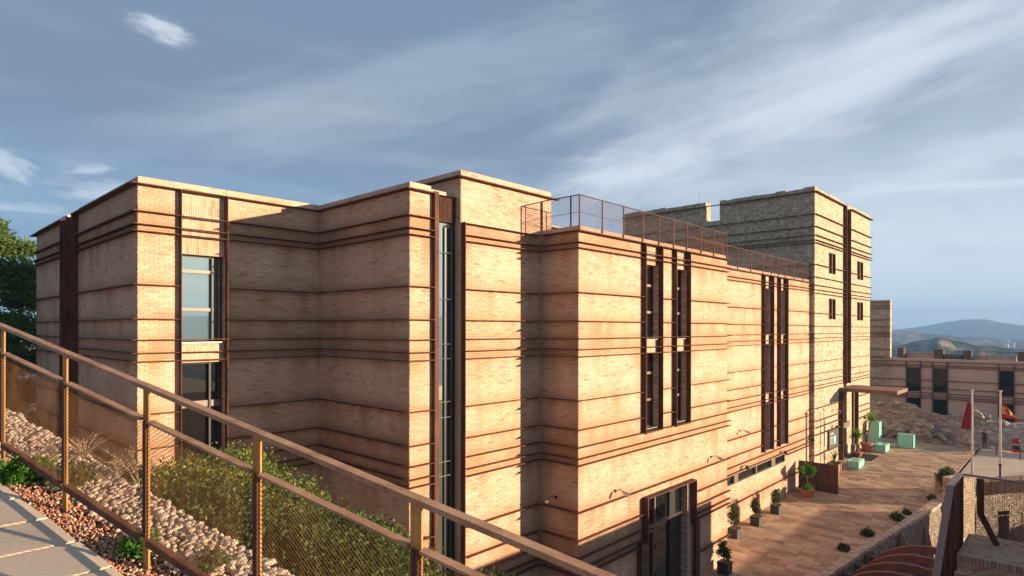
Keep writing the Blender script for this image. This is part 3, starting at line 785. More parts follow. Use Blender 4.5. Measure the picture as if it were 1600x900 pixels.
b = MB().quad(*trel((XT, 21.83, 20.42), (XT + .6, 21.83, 20.42), (XT + .6, 23.03, 20.42), (XT, 23.03, 20.42))); b.build('roof', M['cap'], tower)
# uneven top stones of the parapet, each a piece of its own
def topstones(x0, x1, y0, y1, zt, along):
    a, e = (x0, x1) if along == 'x' else (y0, y1)
    while a < e - .1:
        L = min(rnd.uniform(.35, .8), e - a); hh = rnd.uniform(.0, .07) + (.05 if noise.noise(Vector((a * .35, zt, 2))) > .12 else 0)
        if along == 'x': mbox('parapet_stone', M['stone'], a, a + L - .01, y0 - .004, y1, zt - .02, zt + .08 + hh, tower, TO)
        else: mbox('parapet_stone', M['stone'], x0 - .004, x1, a, a + L - .01, zt - .02, zt + .08 + hh, tower, TO)
        a += L
topstones(XT, 55.8, YT, YT + .8, 21.9, 'x'); topstones(57.3, XU, YT, YT + .8, 21.9, 'x')
topstones(XT, XT + .85, YT + .81, 21.83, 21.9, 'y'); topstones(XT, XT + .85, 23.03, 31.15, 21.95, 'y')
def tledge(z, pr=.2, th=.02):
    big = z > 21.6
    segs = [(XT - pr, 55.86), (57.66, XU + pr)]
    if 6.4 > z > 3.7 or z < 3.7: segs = [(XT - pr, 54.62), (59.44, XU + pr)]
    ns = []
    for s, e in segs:
        cut = [(s, e)]
        for (w0, w1, z0, z1) in tw:
            if z0 < z < z1: cut = [q for p in cut for q in ([p] if p[1] < w0 or p[0] > w1 else [(p[0], w0), (w1, p[1])])]
        ns += cut
    ledge('Y', YT, ns, z, pr, th, tower, TO)
    ledge('X', XT, [(YT, YR - .0)] if z < 14.6 else [(YT, 31.15)], z, pr if z > 14.6 else .12, th, tower, TO)
for z in TL: tledge(z, .26 if z > 21.6 else .2, .035 if z > 21.6 else .02)
for x, z1 in ((55.86, 21.66), (57.07, 21.6)):
    mbox('fin', M['corten'], x, x + .05, YT - .28, YT + .15, 6.9, z1, tower, TO)
mbox('steel_infill', M['corten'], 55.95, 57.05, YT + .30, YT + .34, 6.5, 21.7, tower, TO)
MB().quad(*trel((57.06, YT, 6.5), (57.06, YT + .3, 6.5), (57.06, YT + .3, 21.6), (57.06, YT, 21.6))).build('reveal', M['bricktex'], tower)
mbox('brick_post', M['bricktex'], 56.72, 56.98, YT - .02, YT + .2, 6.7, 21.5, tower, TO)
for x0, x1, z0, z1 in tw:
    o = window(x0, x1, YT, z0, z1, (), 'glass', tower, TO, sill=False, rd=.34, rv=False)
    xm = (x0 + x1) / 2
    mbox('side_plate', M['corten'], x0, x0 + .06, YT - .05, YT + .28, z0, z1, o, TO); mbox('side_plate', M['corten'], x1 - .06, x1, YT - .05, YT + .28, z0, z1, o, TO)
    mbox('centre_plate', M['louvre'], xm - .13, xm + .10, YT - .03, YT + .28, z0 + .01, z1 - .01, o, TO)
    mbox('side_plate', M['corten'], x0 + .06, x1 - .06, YT - .04, YT + .3, z1 - .04, z1, o, TO)
# canopy and doorway
cn = MB().box(54.66 - TO.x, 58.5 - TO.x, 10.4 - TO.y, YT - TO.y, 6.38, 6.66).build('canopy', M['canopy'], tower)
td = mbox('door', M['corten'], 54.62, 54.70, YT - .35, YT + .1, .8, 6.37, tower, TO)
mbox('frame', M['corten'], 54.70, 55.35, YT - .04, YT - .0, .8, 6.37, td, TO)
mbox('frame', M['corten'], 58.85, 59.42, YT - .04, YT, .8, 6.37, td, TO); mbox('frame', M['corten'], 59.37, 59.43, YT - .3, YT - .045, .8, 6.37, td, TO)
mbox('beam', M['framel'], 55.0, 57.4, YT - .14, YT + .02, 3.26, 3.68, td, TO)
mbox('mullion', M['framel'], 55.5, 55.58, YT + .32, YT + .4, .8, 6.37, td, TO); mbox('mullion', M['frame'], 56.6, 56.68, YT + .32, YT + .4, .8, 6.37, td, TO)
MB().quad(*trel((55.3, YT + .45, .8), (57.3, YT + .45, .8), (57.3, YT + .45, 6.37), (55.3, YT + .45, 6.37))).build('pane', M['glass'], td)
MB().quad(*trel((57.3, YT + .1, .8), (58.85, YT + .1, .8), (58.85, YT + .1, 6.37), (57.3, YT + .1, 6.37))).build('wall', M['stone'], tower)
MB().quad(*trel((57.3, YT + .6, .8), (57.3, YT + .1, .8), (57.3, YT + .1, 6.37), (57.3, YT + .6, 6.37))[::-1]).build('wall', M['stone'], tower)
rod = thing('roof_mast', 'thin lightning rod standing on the tower parapet', 'mast', (XT + .4, 23.8, 21.95))
MB().tube([(0, 0, 0), (0, 0, 1.1)], .02, 6).build('rod', M['frame'], rod); MB().tube([(0, 0, 0), (0, 0, .3)], .045, 6).build('base', M['frame'], rod)
MB().tube([(0, 0, 1.1), (0, 0, 1.2)], .028, 6).build('tip', M['frame'], rod)
# information board
ib = thing('information_board', 'grey information board with a picture, on the stone wall beside the entrance', 'sign', (51.55, YT - .08, 1.95))
MB().box(0, 2.45, -.05, .0, 0, 1.55).build('panel', M['plant_pot'], ib)
def flat(name, col, r=.5):
    mt = m_plain(name, col, r, .05, 4); return mt
c_b = flat('poster_blue', (.10, .35, .55)); c_g = flat('poster_green', (.08, .22, .12)); c_w = flat('poster_white', (.75, .78, .80)); c_t = flat('poster_tan', (.45, .33, .22))
for nm, mm, a in (('photo_print', c_t, (.35, .95, .45, 1.05)), ('photo_print', c_g, (.55, 1.0, .50, .9)), ('photo_print', c_b, (1.15, 1.75, .35, 1.05)), ('photo_print', c_w, (1.28, 1.60, .5, .95)), ('text_print', c_w, (.3, 1.2, 1.20, 1.23)), ('text_print', c_w, (.3, 1.0, 1.28, 1.33))):
    kk = .054 + .004 * (nm == 'text_print') + (.004 if mm in (c_g, c_w) else 0)
    MB().quad((a[0], -kk, a[2]), (a[1], -kk, a[2]), (a[1], -kk, a[3]), (a[0], -kk, a[3])).build(nm, mm, ib)

emit_bricks()

# ------------------------------------------------------------------ ground
def gz(X): return .8 * min(1, max(0, (X - 42) / 12))
FX, FY, FZ = .83, 6.73, 10.305          # foot of the leftmost fence post in view
def xf(Y): return FX + .198 * (FY - Y)
def zp(Y): s = max(-2.6, min(16, (FY - Y) / .98)); return FZ - .1704 * s
def sm(t): t = max(0, min(1, t)); return t * t * (3 - 2 * t)
def terrain(X, Y):
    D = X - xf(Y)
    zh = zp(Y)
    if D < -3.2: return zh - .12 - .02 * min(40, -D - 3.2)
    if D < .1: return zh - .05
    low = 5.2 * sm((Y - 9) / 12) * sm((16 - X) / 9) - .06
    hill = zh - .04 - max(0, D - .56) * 1.0
    z = max(low, hill)
    # unseen ground raised on the sunny side to shade the brick walls
    ridge = (7.0 * sm((-1.5 - Y) / 3) * sm((28 - X) / 8) * sm((X - 9) / 5))
    z = max(z, ridge)
    # pit for the sunken court
    if 27.5 < X < 55 and Y < 8.6 - (X - 30) * .12: z = min(z, -3.2)
    return z
xs = np.concatenate([np.arange(-30, 0, 1.5), np.arange(0, 6, .2), np.arange(6, 16, .5), np.arange(16, 60, 1.0), np.arange(60, 110, 5)])
ys = np.concatenate([np.arange(-40, -6, 2), np.arange(-6, 24, .5), np.arange(24, 62, 2.)])
v = []; f = []
for i, X in enumerate(xs):
    for j, Y in enumerate(ys):
        z = terrain(X, Y)
        D = X - xf(Y)
        if D > 1.0: z += .10 * noise.noise(Vector((X, Y, 0)))
        if X > 62: z = min(z, .5) - .08 * max(0, X - 80) - .9 * (1 if Y < -5 else 0)
        if X > 16.8 and Y > 8: z = min(z, -.08 + (gz(X)))
        if 27 < X < 56 and Y < 8.6 and Y > -20 and z > -3: z = min(z, -3.2) if X > 29 and Y < 7 - (X - 30) * .1 else z
        v.append((X, Y, z))
n_y = len(ys)
for i in range(len(xs) - 1):
    for j in range(n_y - 1):
        a = i * n_y + j; f.append((a, a + n_y, a + n_y + 1, a + 1))
me = bpy.data.meshes.new('hillside'); me.from_pydata(v, [], f); me.update()
link('hillside', me, M['soil'], None, 'structure')

# far valley floor out to the horizon
v = [(0, 0, -75)]; f = []; K = 72; RR = (90, 250, 600, 1200, 2400, 5000, 9000)
for r in RR:
    for k in range(K):
        a = 2 * math.pi * k / K; v.append((r * math.cos(a) + 40, r * math.sin(a) + 15, -75 + 8 * noise.noise(Vector((math.cos(a) * r * .004, math.sin(a) * r * .004, 1))) + (40 if r < 100 else 0)))
for k in range(K): f.append((0, 1 + k, 1 + (k + 1) % K))
for i in range(len(RR) - 1):
    for k in range(K): a = 1 + i * K + k; b_ = 1 + i * K + (k + 1) % K; f.append((a, a + K, b_ + K, b_))
me = bpy.data.meshes.new('ground'); me.from_pydata(v, [], f); me.update(); link('ground', me, M['hill2'], None, 'structure')

def hills(name, r0, wdt, a0, a1, hfun, m, na=140, nr=22, base=-78, seed=0, amp=.2):
    """a ridge with real depth between bearings a0..a1 (radians right of the view axis)"""
    v = []; f = []
    for i in range(na):
        a = a0 + (a1 - a0) * i / (na - 1)
        for j in range(nr):
            t = j / (nr - 1); r = r0 + wdt * (t - .5)
            d = FW * math.cos(a) + RT * math.sin(a)
            prof = sm(1 - abs(t - .5) * 2)
            h = hfun(a)
            nz = noise.fractal(Vector((a * 60 + seed, t * 4, seed)), .9, 2.1, 6)
            z = base + (h - base) * max(0, prof * (1 + amp * .0) + amp * nz * prof * (1 - prof) * 2.2)
            v.append((d.x * r, d.y * r, z))
    for i in range(na - 1):
        for j in range(nr - 1):
            p = i * nr + j; f.append((p, p + 1, p + nr + 1, p + nr))
    me = bpy.data.meshes.new(name); me.from_pydata(v, [], f); me.update()
    me.polygons.foreach_set('use_smooth', [True] * len(me.polygons))
    return link(name, me, m, None, 'structure')
def ang(x): return math.atan((x - 800) / 951.7)
def lerpn(a, pts):
    x = 800 + 951.7 * math.tan(max(-1.4, min(1.4, a)))
    if x <= pts[0][0]: return pts[0][1]
    for (x0, y0), (x1, y1) in zip(pts, pts[1:]):
        if x <= x1: t = (x - x0) / (x1 - x0); t = t * t * (3 - 2 * t); return y0 + (y1 - y0) * t
    return pts[-1][1]
def elev(pts, r):    # skyline given as image heights -> metres at distance r
    return lambda a: EYE + (514.2 - lerpn(a, pts)) / 951.7 * r * math.cos(a) + 0
hills('mountain', 3600, 1400, -1.5, 1.5, elev([(-3000, 500), (-500, 508), (0, 503), (900, 506), (1380, 515), (1425, 513), (1460, 506), (1492, 499.5), (1535, 498), (1560, 503.5), (1600, 509), (1700, 508), (2500, 490), (4000, 470)], 3600), M['hill3'], seed=3, amp=.25)
hills('distant_hills', 1900, 900, -1.5, 1.5, elev([(-3000, 520), (0, 519), (900, 516), (1380, 514), (1430, 518), (1470, 523), (1530, 527), (1600, 532), (2000, 524), (4000, 500)], 1900), M['hill2'], seed=8, amp=.45)
hills('wooded_hill', 800, 420, .3, 1.45, elev([(1200, 548), (1360, 545), (1400, 540), (1440, 531), (1468, 526), (1500, 532), (1530, 539), (1600, 545), (2200, 560)], 800), M['hill1'], seed=5, amp=.5)
# mountains opposite the windows, which mirror them
def ridge(a): return 78 + 36 * noise.fractal(Vector((a * 6, 0, 4)), 1, 2, 5)
hills('southern_mountains', 3600, 1500, 1.5, 3.6, lambda a: ridge(a), M['hill3'], seed=12, amp=.2)
hills('southern_mountains', 3600, 1500, 3.6, 4.8, lambda a: 60 + .4 * ridge(a), M['hill3'], seed=13, amp=.2)
# pale farm buildings far out in the valley
for x, y, r in ((1573, 534, 1500), (1571, 540, 1300), (1581, 537, 1400)):
    d = FW * math.cos(ang(x)) + RT * math.sin(ang(x)); z = EYE - (y - 514) / 951.7 * r * math.cos(ang(x))
    MB().box(-5, 5, -4, 4, -6, 3.2).build('farm_building', M['white']).location = (d.x * r, d.y * r, z)
    o = COL.objects[-1]; tag(o, {1573: 'upper white farm building far off in the hazy valley', 1571: 'lowest white farm building far off in the hazy valley', 1581: 'rightmost small white farm building in the hazy valley'}[x], 'farm building')

# plaza ---------------------------------------------------------------
def wally(X): return YD if X < XD else (YR if X < XT else YT)
def edgey(X):
    pts = [(16, 8.7), (30.2, 8.87), (34.1, 8.67), (40.3, 7.91), (48.5, 6.75), (72, 6.75)]
    for (a, p), (b_, q) in zip(pts, pts[1:]):
        if X <= b_: return p + (q - p) * (X - a) / (b_ - a)
    return pts[-1][1]
v = []; f = []
XX = [16.9, 20, 24, 28, XD, XD + .01, 34, 38, 42, 45, 48, 51, 54, 60, 66, 73]
for i, X in enumerate(XX):
    v += [(X, edgey(X) - .02, gz(X) - .03), (X, wally(X - .005) + .2, gz(X) - .03)]
    if i: f.append((2*i-2, 2*i, 2*i+1, 2*i-1))
me = bpy.data.meshes.new('plaza'); me.from_pydata(v, [], f); me.update()
plaza = link('plaza', me, M['joint'], None, 'structure')
TW, TLN = .46, .84
tiles = []
i = 0; X = 17.0
while X < 72:
    w_ = TW
    y0 = edgey(X + w_) + .01; y1 = wally(X) if X + w_ < XD + .0 or X > XD else wally(X)
    if X < XD < X + w_: y1 = YD
    y = y0 - rnd.uniform(0, TLN)
    while y < y1:
        L = TLN * rnd.choice((.75, 1, 1, 1.2))
        a, b_ = max(y, y0), min(y + L - .018, y1)
        if b_ - a > .08: tiles.append((X, X + w_ - .018, a, b_))
        y += L
    X += w_; i += 1
def depth(X, Y): return X * FW.x + Y * FW.y
def infr(X, Y, z):
    d = depth(X, Y); x = (X * RT.x + Y * RT.y) / d; y = (EYE - z) / d
    return abs(x) < .835 and y < .405
vis = sorted([t for t in tiles if infr(t[0], t[2], gz(t[0])) or infr(t[1], t[3], gz(t[1]))], key=lambda t: depth(t[0], t[2]))
near = [t for t in vis if (t[3] - t[2]) > .3][:300]; ns = set(near)
slope = -math.atan(.8 / 12)
cache = {}
for t in near:
    L = round(t[3] - t[2], 2)
    if L not in cache:
        b = MB().box(-(TW - .018) / 2, (TW - .018) / 2, -L / 2, L / 2, -.03, .0); me = b.mesh('paving_tile'); me.materials.append(M['tile']); cache[L] = me
        at = me.attributes.new('tint', 'FLOAT', 'FACE')
    o = bpy.data.objects.new('paving_tile', cache[L]); COL.objects.link(o); o.parent = plaza
    xm = (t[0] + t[1]) / 2
    o.location = (xm, (t[2] + t[3]) / 2, gz(xm) + rnd.uniform(-.002, .003))
    if 42 < xm < 54: o.rotation_euler = (0, slope, 0)
V = []; T = []
for t in tiles:
    if t in ns: continue
    x0, x1, y0, y1 = t; z0, z1 = gz(x0) + .0, gz(x1) + .0; j = rnd.uniform(-.002, .003); z0 += j; z1 += j; tt = rnd.random()
    V.append([(x0, y0, z0), (x1, y0, z1), (x1, y1, z1), (x0, y1, z0)]); T.append(tt)
    V.append([(x0, y0, z0 - .03), (x1, y0, z1 - .03), (x1, y0, z1), (x0, y0, z0)]); T.append(tt)
    V.append([(x0, y1, z0 - .03), (x0, y0, z0 - .03), (x0, y0, z0), (x0, y1, z0)]); T.append(tt)
pt = m_tile(); pt.name = 'paving_tile_joined'
nt = pt.node_tree
for nd in nt.nodes:
    if nd.type == 'OBJECT_INFO':
        for l in list(nd.outputs['Random'].links): s = l.to_socket; nt.links.remove(l); s.default_value = 0
qmesh('far_paving', np.array(V), pt, plaza, 'stuff', {'tint': np.array(T)})
# concrete apron beside the paving, ends at the retaining wall of the sunken court
ap = MB()
ap.quad((49.13, 4.97, .79), (51.9, 2.6, .79), (60, -4.5, .79), (90, -4.5, .79), (90, 6.72, .79), (48.3, 6.72, .5))
ap.quad((71.6, 6.72, .786), (90, 6.72, .786), (90, 16, .786), (71.6, 16, .786))
ap.build('concrete_apron', M['concrete'], None, 'structure')


# ------------------------------------------------------------------ hillside path, fence and stones
def fs(s, D, dz=0):    # along the fence (m from its first post), metres beyond it, height over the path
    Y = FY - .98 * s; X = xf(Y) + D; return Vector((X, Y, zp(Y) + dz))
path = bpy.data.objects.new('path', MB().quad(fs(-8, -3.3, -.05), fs(12, -3.3, -.05), fs(12, -.14, -.05), fs(-8, -.14, -.05)).mesh('path')); COL.objects.link(path)
path.data.materials.append(M['joint']); path['kind'] = 'structure'
k = -12
while k < 22:
    s0 = .33 + k * .468
    for j in range(3):
        if s0 < -2.6 < s0 + .468: continue
        d1 = -.14 - j * 1.02; d0 = d1 - 1.0
        b = MB(); q = .012; jit = rnd.uniform(-.003, .003); cs = .014
        P = [fs(s0 + q, d0, jit), fs(s0 + .468 - q, d0, jit), fs(s0 + .468 - q, d1 + rnd.uniform(-.012, .012), jit), fs(s0 + q, d1 + rnd.uniform(-.012, .012), jit)]
        c = sum(P, Vector()) / 4
        b.quad(*[p + (c - p).normalized() * cs for p in P])
        for a in range(4):
            u, w2 = P[a], P[(a + 1) % 4]
            b.quad(u - Vector((0, 0, .012)), w2 - Vector((0, 0, .012)), w2 + (c - w2).normalized() * cs, u + (c - u).normalized() * cs)
            b.quad(u - Vector((0, 0, .07)), w2 - Vector((0, 0, .07)), w2 - Vector((0, 0, .012)), u - Vector((0, 0, .012)))
        b.build('path_slab', M['slab'], path)
    k += 1

# gravel between slabs and stones
gm = []
for nm, c in (('gravel_red', (.52, .20, .11)), ('gravel_tan', (.58, .36, .22)), ('gravel_dark', (.20, .11, .08)), ('gravel_pale', (.62, .48, .36))): gm.append(m_plain(nm, c, .85, .25, 40))
gv = MB().quad(fs(-8, -.16, -.03), fs(12, -.16, -.03), fs(12, .50, -.035), fs(-8, .50, -.035)).build('gravel_bed', M['soil'], None, 'structure')
def pebble_mesh(r, seed, nm='stone', flat=.7, sub=1):
    bm = bmesh.new(); bmesh.ops.create_icosphere(bm, subdivisions=sub, radius=r)
    for v_ in bm.verts:
        q = noise.noise(v_.co * (1.6 / r) + Vector((seed * 3.1, 0, 0)))
        v_.co *= 1 + .55 * q; v_.co.z *= flat
    me = bpy.data.meshes.new(nm); bm.to_mesh(me); bm.free(); return me
def scatter(name, protos, pts, mats, kind='stuff'):
    """joined loose stones: pts = (pos, scale, rot, proto, mat)"""
    Vv = []; Ff = []; Mi = []; off = 0
    pv = [np.array([v_.co[:] for v_ in p.vertices]) for p in protos]; pf = [np.array([q.vertices[:] for q in p.polygons]) for p in protos]
    for pos, sc, rot, pi, mi in pts:
        R = np.array(Matrix.Rotation(rot, 3, 'Z') @ Matrix.Rotation(rot * 2.3, 3, 'X')); a = (pv[pi] * sc) @ R.T + np.array(pos)
        Vv.append(a); Ff.append(pf[pi] + off); Mi += [mi] * len(pf[pi]); off += len(a)
    Vv = np.concatenate(Vv); Ff = np.concatenate(Ff); me = bpy.data.meshes.new(name)
    me.vertices.add(len(Vv)); me.vertices.foreach_set('co', Vv.reshape(-1)); n_ = len(Ff)
    me.loops.add(n_ * 3); me.loops.foreach_set('vertex_index', Ff.reshape(-1).astype(np.int32)); me.polygons.add(n_)
    me.polygons.foreach_set('loop_start', np.arange(0, n_ * 3, 3, dtype=np.int32)); me.update(calc_edges=True)
    for mm in mats: me.materials.append(mm)
    me.polygons.foreach_set('material_index', np.array(Mi, dtype=np.int32))
    o = bpy.data.objects.new(name, me); COL.objects.link(o); o['kind'] = kind
    return o
pp = [pebble_mesh(.010, k, 'pebble', .8) for k in range(4)]
pts = []
for k in range(9500):
    s0 = rnd.uniform(-2.2, 4.2); D = rnd.uniform(-.155, .30)
    if s0 > 2.8 and rnd.random() < .5: continue
    pts.append((fs(s0, D, -.028 + rnd.uniform(0, .02)), rnd.uniform(.5, 1.25) * (1.5 if rnd.random() < .04 else 1), rnd.uniform(0, 6), rnd.randrange(4), rnd.choices((0, 1, 2, 3), (.48, .28, .16, .08))[0]))
scatter('gravel', pp, pts, gm)

# low wall of pale stones: the nearest 300 are objects, the rest joined
rub = thing('rubble_kerb', 'rough band of pale pinkish stones running down behind the mesh fence', 'stone kerb', fs(0, .35, 0))
RO = fs(0, .35, 0)
MB().quad(*[p - RO for p in (fs(-8, .10, -.04), fs(9, .10, -.04), fs(9, .52, .02), fs(-8, .52, .02))]).quad(*[p - RO for p in (fs(-8, .52, .02), fs(9, .52, .02), fs(9, .62, -.5), fs(-8, .62, -.5))]).build('bedding', M['mortar'], rub)
rm = [m_plain('pale_stone', (.56, .42, .315), .9, .25, 18, bumpd=.006), m_plain('pink_stone', (.48, .33, .245), .9, .22, 18, bumpd=.006), m_plain('grey_stone', (.36, .29, .245), .9, .22, 18, bumpd=.006), m_plain('cream_stone', (.62, .49, .375), .9, .2, 18, bumpd=.006)]
sp = []
for k in range(6):
    for mm in rm:
        p = pebble_mesh(.027, k + 11, 'stone', .62, 1); p.materials.append(mm); sp.append(p)
cand = []
for a in np.arange(-2.6, 6, .040):
    for j in range(11):
        D = .12 + j * .038 + rnd.uniform(-.02, .02); s0 = a + rnd.uniform(-.022, .022) + (j % 2) * .026
        up = .02 + .06 * (D - .1) / .4 + max(0, noise.noise(Vector((s0 * 3, D * 6, 0)))) * .035 - .035
        cand.append((s0, D, up))
nearst = sorted([c for c in cand if -1.7 < c[0] < 3.4], key=lambda c: -c[0])[:300]; nst = set(nearst); rest = []
for c in cand:
    sc_ = rnd.uniform(.6, 1.2) * (1.6 if rnd.random() < .12 else 1)
    if c in nst:
        o = bpy.data.objects.new('stone', rnd.choices(sp, [6, 4, 2, 3] * 6)[0]); COL.objects.link(o); o.parent = rub
        o.location = fs(*c) - RO; o.rotation_euler = (rnd.uniform(-.3, .3), rnd.uniform(-.3, .3), rnd.uniform(0, 6)); o.scale = (sc_ * rnd.uniform(.9, 1.3), sc_, sc_)
    else: rest.append((fs(*c) - RO, sc_, rnd.uniform(0, .4), rnd.randrange(24) // 4 * 4, rnd.choices((0, 1, 2, 3), (6, 4, 2, 3))[0]))
o = scatter('small_stones', sp, rest, rm); o.parent = rub

# fence ----------------------------------------------------------------
fence = thing('mesh_fence', 'rusty steel fence with diamond mesh panels running down along the concrete path', 'fence', fs(0, 0, 0))
FO = fs(0, 0, 0); f_dir = (fs(1, 0) - fs(0, 0)).normalized(); f_n = Vector((-f_dir.y, f_dir.x, 0)).normalized()
if f_n.x < 0: f_n = -f_n                 # away from the path
S_ = 1.154; fh = Vector((f_dir.x, f_dir.y, 0)).normalized()
for i in range(-1, 7):
    p = fs(i * S_, 0) - FO
    MB().box(-.033, .033, -.006, .006, -.25, 1.185).build('post', M['post'], fence)
    o = COL.objects[-1]; o.location = p; o.rotation_euler = (0, 0, math.atan2(fh.y, fh.x))
    a = fs(i * S_, 0, 1.175) - FO; e = fs((i + 1) * S_, 0, 1.175) - FO
    if i < 6:
        MB().bar(a, e, .058, .026).build('handrail', M['rail'], fence)
        a = fs(i * S_ + .036, 0, .955) - FO; e = fs((i + 1) * S_ - .036, 0, .955) - FO
        MB().bar(a, e, .052, .014).build('middle_rail', M['rail'], fence)
        a = fs(i * S_ + .036, -.005, .19) - FO; e = fs((i + 1) * S_ - .036, -.005, .19) - FO
        b = MB().bar(a, e, .045, .008).bar(a + Vector((0, 0, -.02)) - f_n * .02, e + Vector((0, 0, -.02)) - f_n * .02, .006, .04); b.build('bottom_rail', M['ledge'], fence)
        for q in (.012, S_ - .012):
            lo = fs(i * S_ + q, 0, .19) - FO - f_n * .012; hi = fs(i * S_ + q, 0, .95) - FO - f_n * .012
            MB().bar(lo, hi, .010, .018, fh).build('frame_bar', M['corten'], fence)
        # expanded metal: diamonds 37 mm long, 21 mm high, as two families of slanted strands
        b = MB(); w0, h0, w1_, h1_ = .016, .20, S_ - .016, .95; cw, ch = .042, .0255
        nx_, nz_ = int((w1_ - w0) / cw), int((h1_ - h0) / ch)
        cw = (w1_ - w0) / nx_; ch = (h1_ - h0) / nz_; t = .0021
        for a_ in range(-nz_, nx_ + 1):
            for sg in (1, -1):
                # a strand from one edge to another, clipped to the panel
                if sg > 0: x0 = a_; k0 = max(0, -a_); k1 = min(nz_, nx_ - a_)
                else: x0 = a_ + nz_; k0 = max(0, x0 - nx_); k1 = min(nz_, x0)
                if k1 <= k0: continue
                xa, xb = x0 + sg * k0, x0 + sg * k1
                pa = fs(i * S_ + w0 + xa * cw, 0, h0 + k0 * ch) - FO - f_n * .018; pb = fs(i * S_ + w0 + xb * cw, 0, h0 + k1 * ch) - FO - f_n * .018
                if pa.length == pb.length: continue
                b.bar(pa, pb, .0018, .0025)
        b.build('mesh_panel', M['meshm'], fence, 'stuff')

# ------------------------------------------------------------------ foliage
def leaves(name, blobs, n, size, m, parent, kind=None, clump=10, spread=.12, long=1.6, up=.3, seed=0, off=Vector()):
    """leaf-sized faces in clumps through the volume of ellipsoid blobs"""
    R = np.random.RandomState(seed + 1); B_ = np.array([[*b] for b in blobs], float)   # cx cy cz rx ry rz
    vol = B_[:, 3] * B_[:, 4] * B_[:, 5]; nc = max(1, n // clump)
    bi = R.choice(len(B_), nc, p=vol / vol.sum())
    d = R.normal(size=(nc, 3)); d /= np.linalg.norm(d, axis=1)[:, None]
    rr_ = R.uniform(.35, 1.0, nc) ** .6
    c = B_[bi, :3] + d * rr_[:, None] * B_[bi, 3:]
    ct = np.clip(.25 + .5 * R.rand(nc) + .25 * d[:, 2] * 0, 0, 1)
    p = np.repeat(c, clump, 0) + R.normal(size=(nc * clump, 3)) * spread
    t = np.clip(np.repeat(ct, clump) + R.normal(size=nc * clump) * .16, 0, 1)
    k_ = len(p); a = R.normal(size=(k_, 3)); a[:, 2] += up; a /= np.linalg.norm(a, axis=1)[:, None]
    q = R.normal(size=(k_, 3)); q -= (q * a).sum(1)[:, None] * a; q /= np.linalg.norm(q, axis=1)[:, None]
    sz = size * R.uniform(.6, 1.3, k_)[:, None]
    V_ = np.stack([p, p + q * sz * .5 + a * sz * long * .5, p + a * sz * long, p - q * sz * .5 + a * sz * long * .5], 1)
    V_ += np.array(off)
    return qmesh(name, V_, m, parent, kind, {'tint': t})
def shrub(name, label, cat, base, blobs, n, size, m, stems=5, group=None, seed=0, **kw):
    t = thing(name, label, cat, base, 0, group)
    leaves('foliage', blobs, n, size, M[m], t, seed=seed, **kw)
    b = MB(); R = random.Random(seed)
    for k in range(stems):
        bl = blobs[k % len(blobs)]
        e = Vector((bl[0] + R.uniform(-.4, .4) * bl[3], bl[1] + R.uniform(-.4, .4) * bl[4], bl[2] + R.uniform(-.2, .6) * bl[5]))
        mid = e * .5 + Vector((R.uniform(-.1, .1), R.uniform(-.1, .1), .05)) * e.length
        rr0 = .012 + .02 * (e.length > 1.2)
        b.tube([(e.x * .03, e.y * .03, -.05), mid, e], [rr0, rr0 * .7, rr0 * .3], 5)
    b.build('stem', M['bark'], t, 'stuff' if stems > 1 else None)
    return t
# bushes on the slope between stones and building
def slope_shrub(name, lab, X, Y, r, h, n, mt, seed, group='shrubs on the slope behind the mesh fence', size=.030):
    z = terrain(X, Y); R = random.Random(seed)
    bl = [(R.uniform(-.5, .5) * r, R.uniform(-.5, .5) * r, h * R.uniform(.35, .62), r * R.uniform(.45, .7), r * R.uniform(.45, .7), h * R.uniform(.28, .42)) for _ in range(9)]
    return shrub(name, lab, 'shrub', (X, Y, z), bl, int(n * 2.1), size, mt, 26, group, seed, clump=18, spread=.075)
slope_shrub('flowering_shrub', 'yellow green shrub in front of the lower window of the left wing', 2.75, 7.7, 1.05, 1.05, 16000, 'bush', 21)
slope_shrub('flowering_shrub', 'yellow green shrub just right of the lower left window', 3.35, 7.35, 1.0, 1.25, 14000, 'bush', 22)
slope_shrub('green_shrub', 'green shrub below the inner corner of the shaded brick walls', 3.9, 6.6, 1.1, 1.22, 16000, 'bush', 23)
slope_shrub('green_shrub', 'large green shrub behind the fourth fence post', 3.35, 5.6, 1.1, 1.15, 18000, 'bushdark', 24)
slope_shrub('green_shrub', 'green shrub under the middle rail right of the fourth fence post', 4.6, 5.9, 1.1, 1.35, 15000, 'bush', 25)
slope_shrub('green_shrub', 'dark green shrub at the foot of the fence near the fifth post', 3.7, 4.4, 1.0, 1.05, 15000, 'bushdark', 26)
slope_shrub('green_shrub', 'green shrub right of the fifth fence post beside the steel framed glass slot', 4.9, 4.7, 1.0, 1.3, 14000, 'bush', 27)
slope_shrub('green_shrub', 'low dark shrub below the stones near the second and third fence posts', 2.6, 6.3, .8, .85, 11000, 'bushdark', 28)
slope_shrub('green_shrub', 'dark low shrub tucked under the yellow green shrubs', 2.9, 5.3, .8, .8, 11000, 'bushdark', 29)
# weeds at the path
def weed(label, s0, D, r, h, n, seed, m='weed', group='weeds in the gravel beside the path'):
    p = fs(s0, D, -.02)
    return shrub('weed', label, 'weed', p, [(0, 0, h * .4, r, r * .8, h * .6), (r * .5, .05, h * .3, r * .6, r * .5, h * .4)], n, .022, m, 5, group, seed, clump=8, spread=.03, long=2.2)
weed('bright green leafy weed left of the second fence post', .40, .02, .17, .15, 2600, 31)
weed('small green weed left of the third fence post', 2.08, .06, .09, .10, 800, 32)
weed('wispy green weed behind the mesh left of the second fence post', .75, .22, .12, .20, 700, 33, 'bushdark')
weed('thin green weed behind the mesh right of the third fence post', 2.6, .25, .08, .14, 400, 34, 'bushdark')
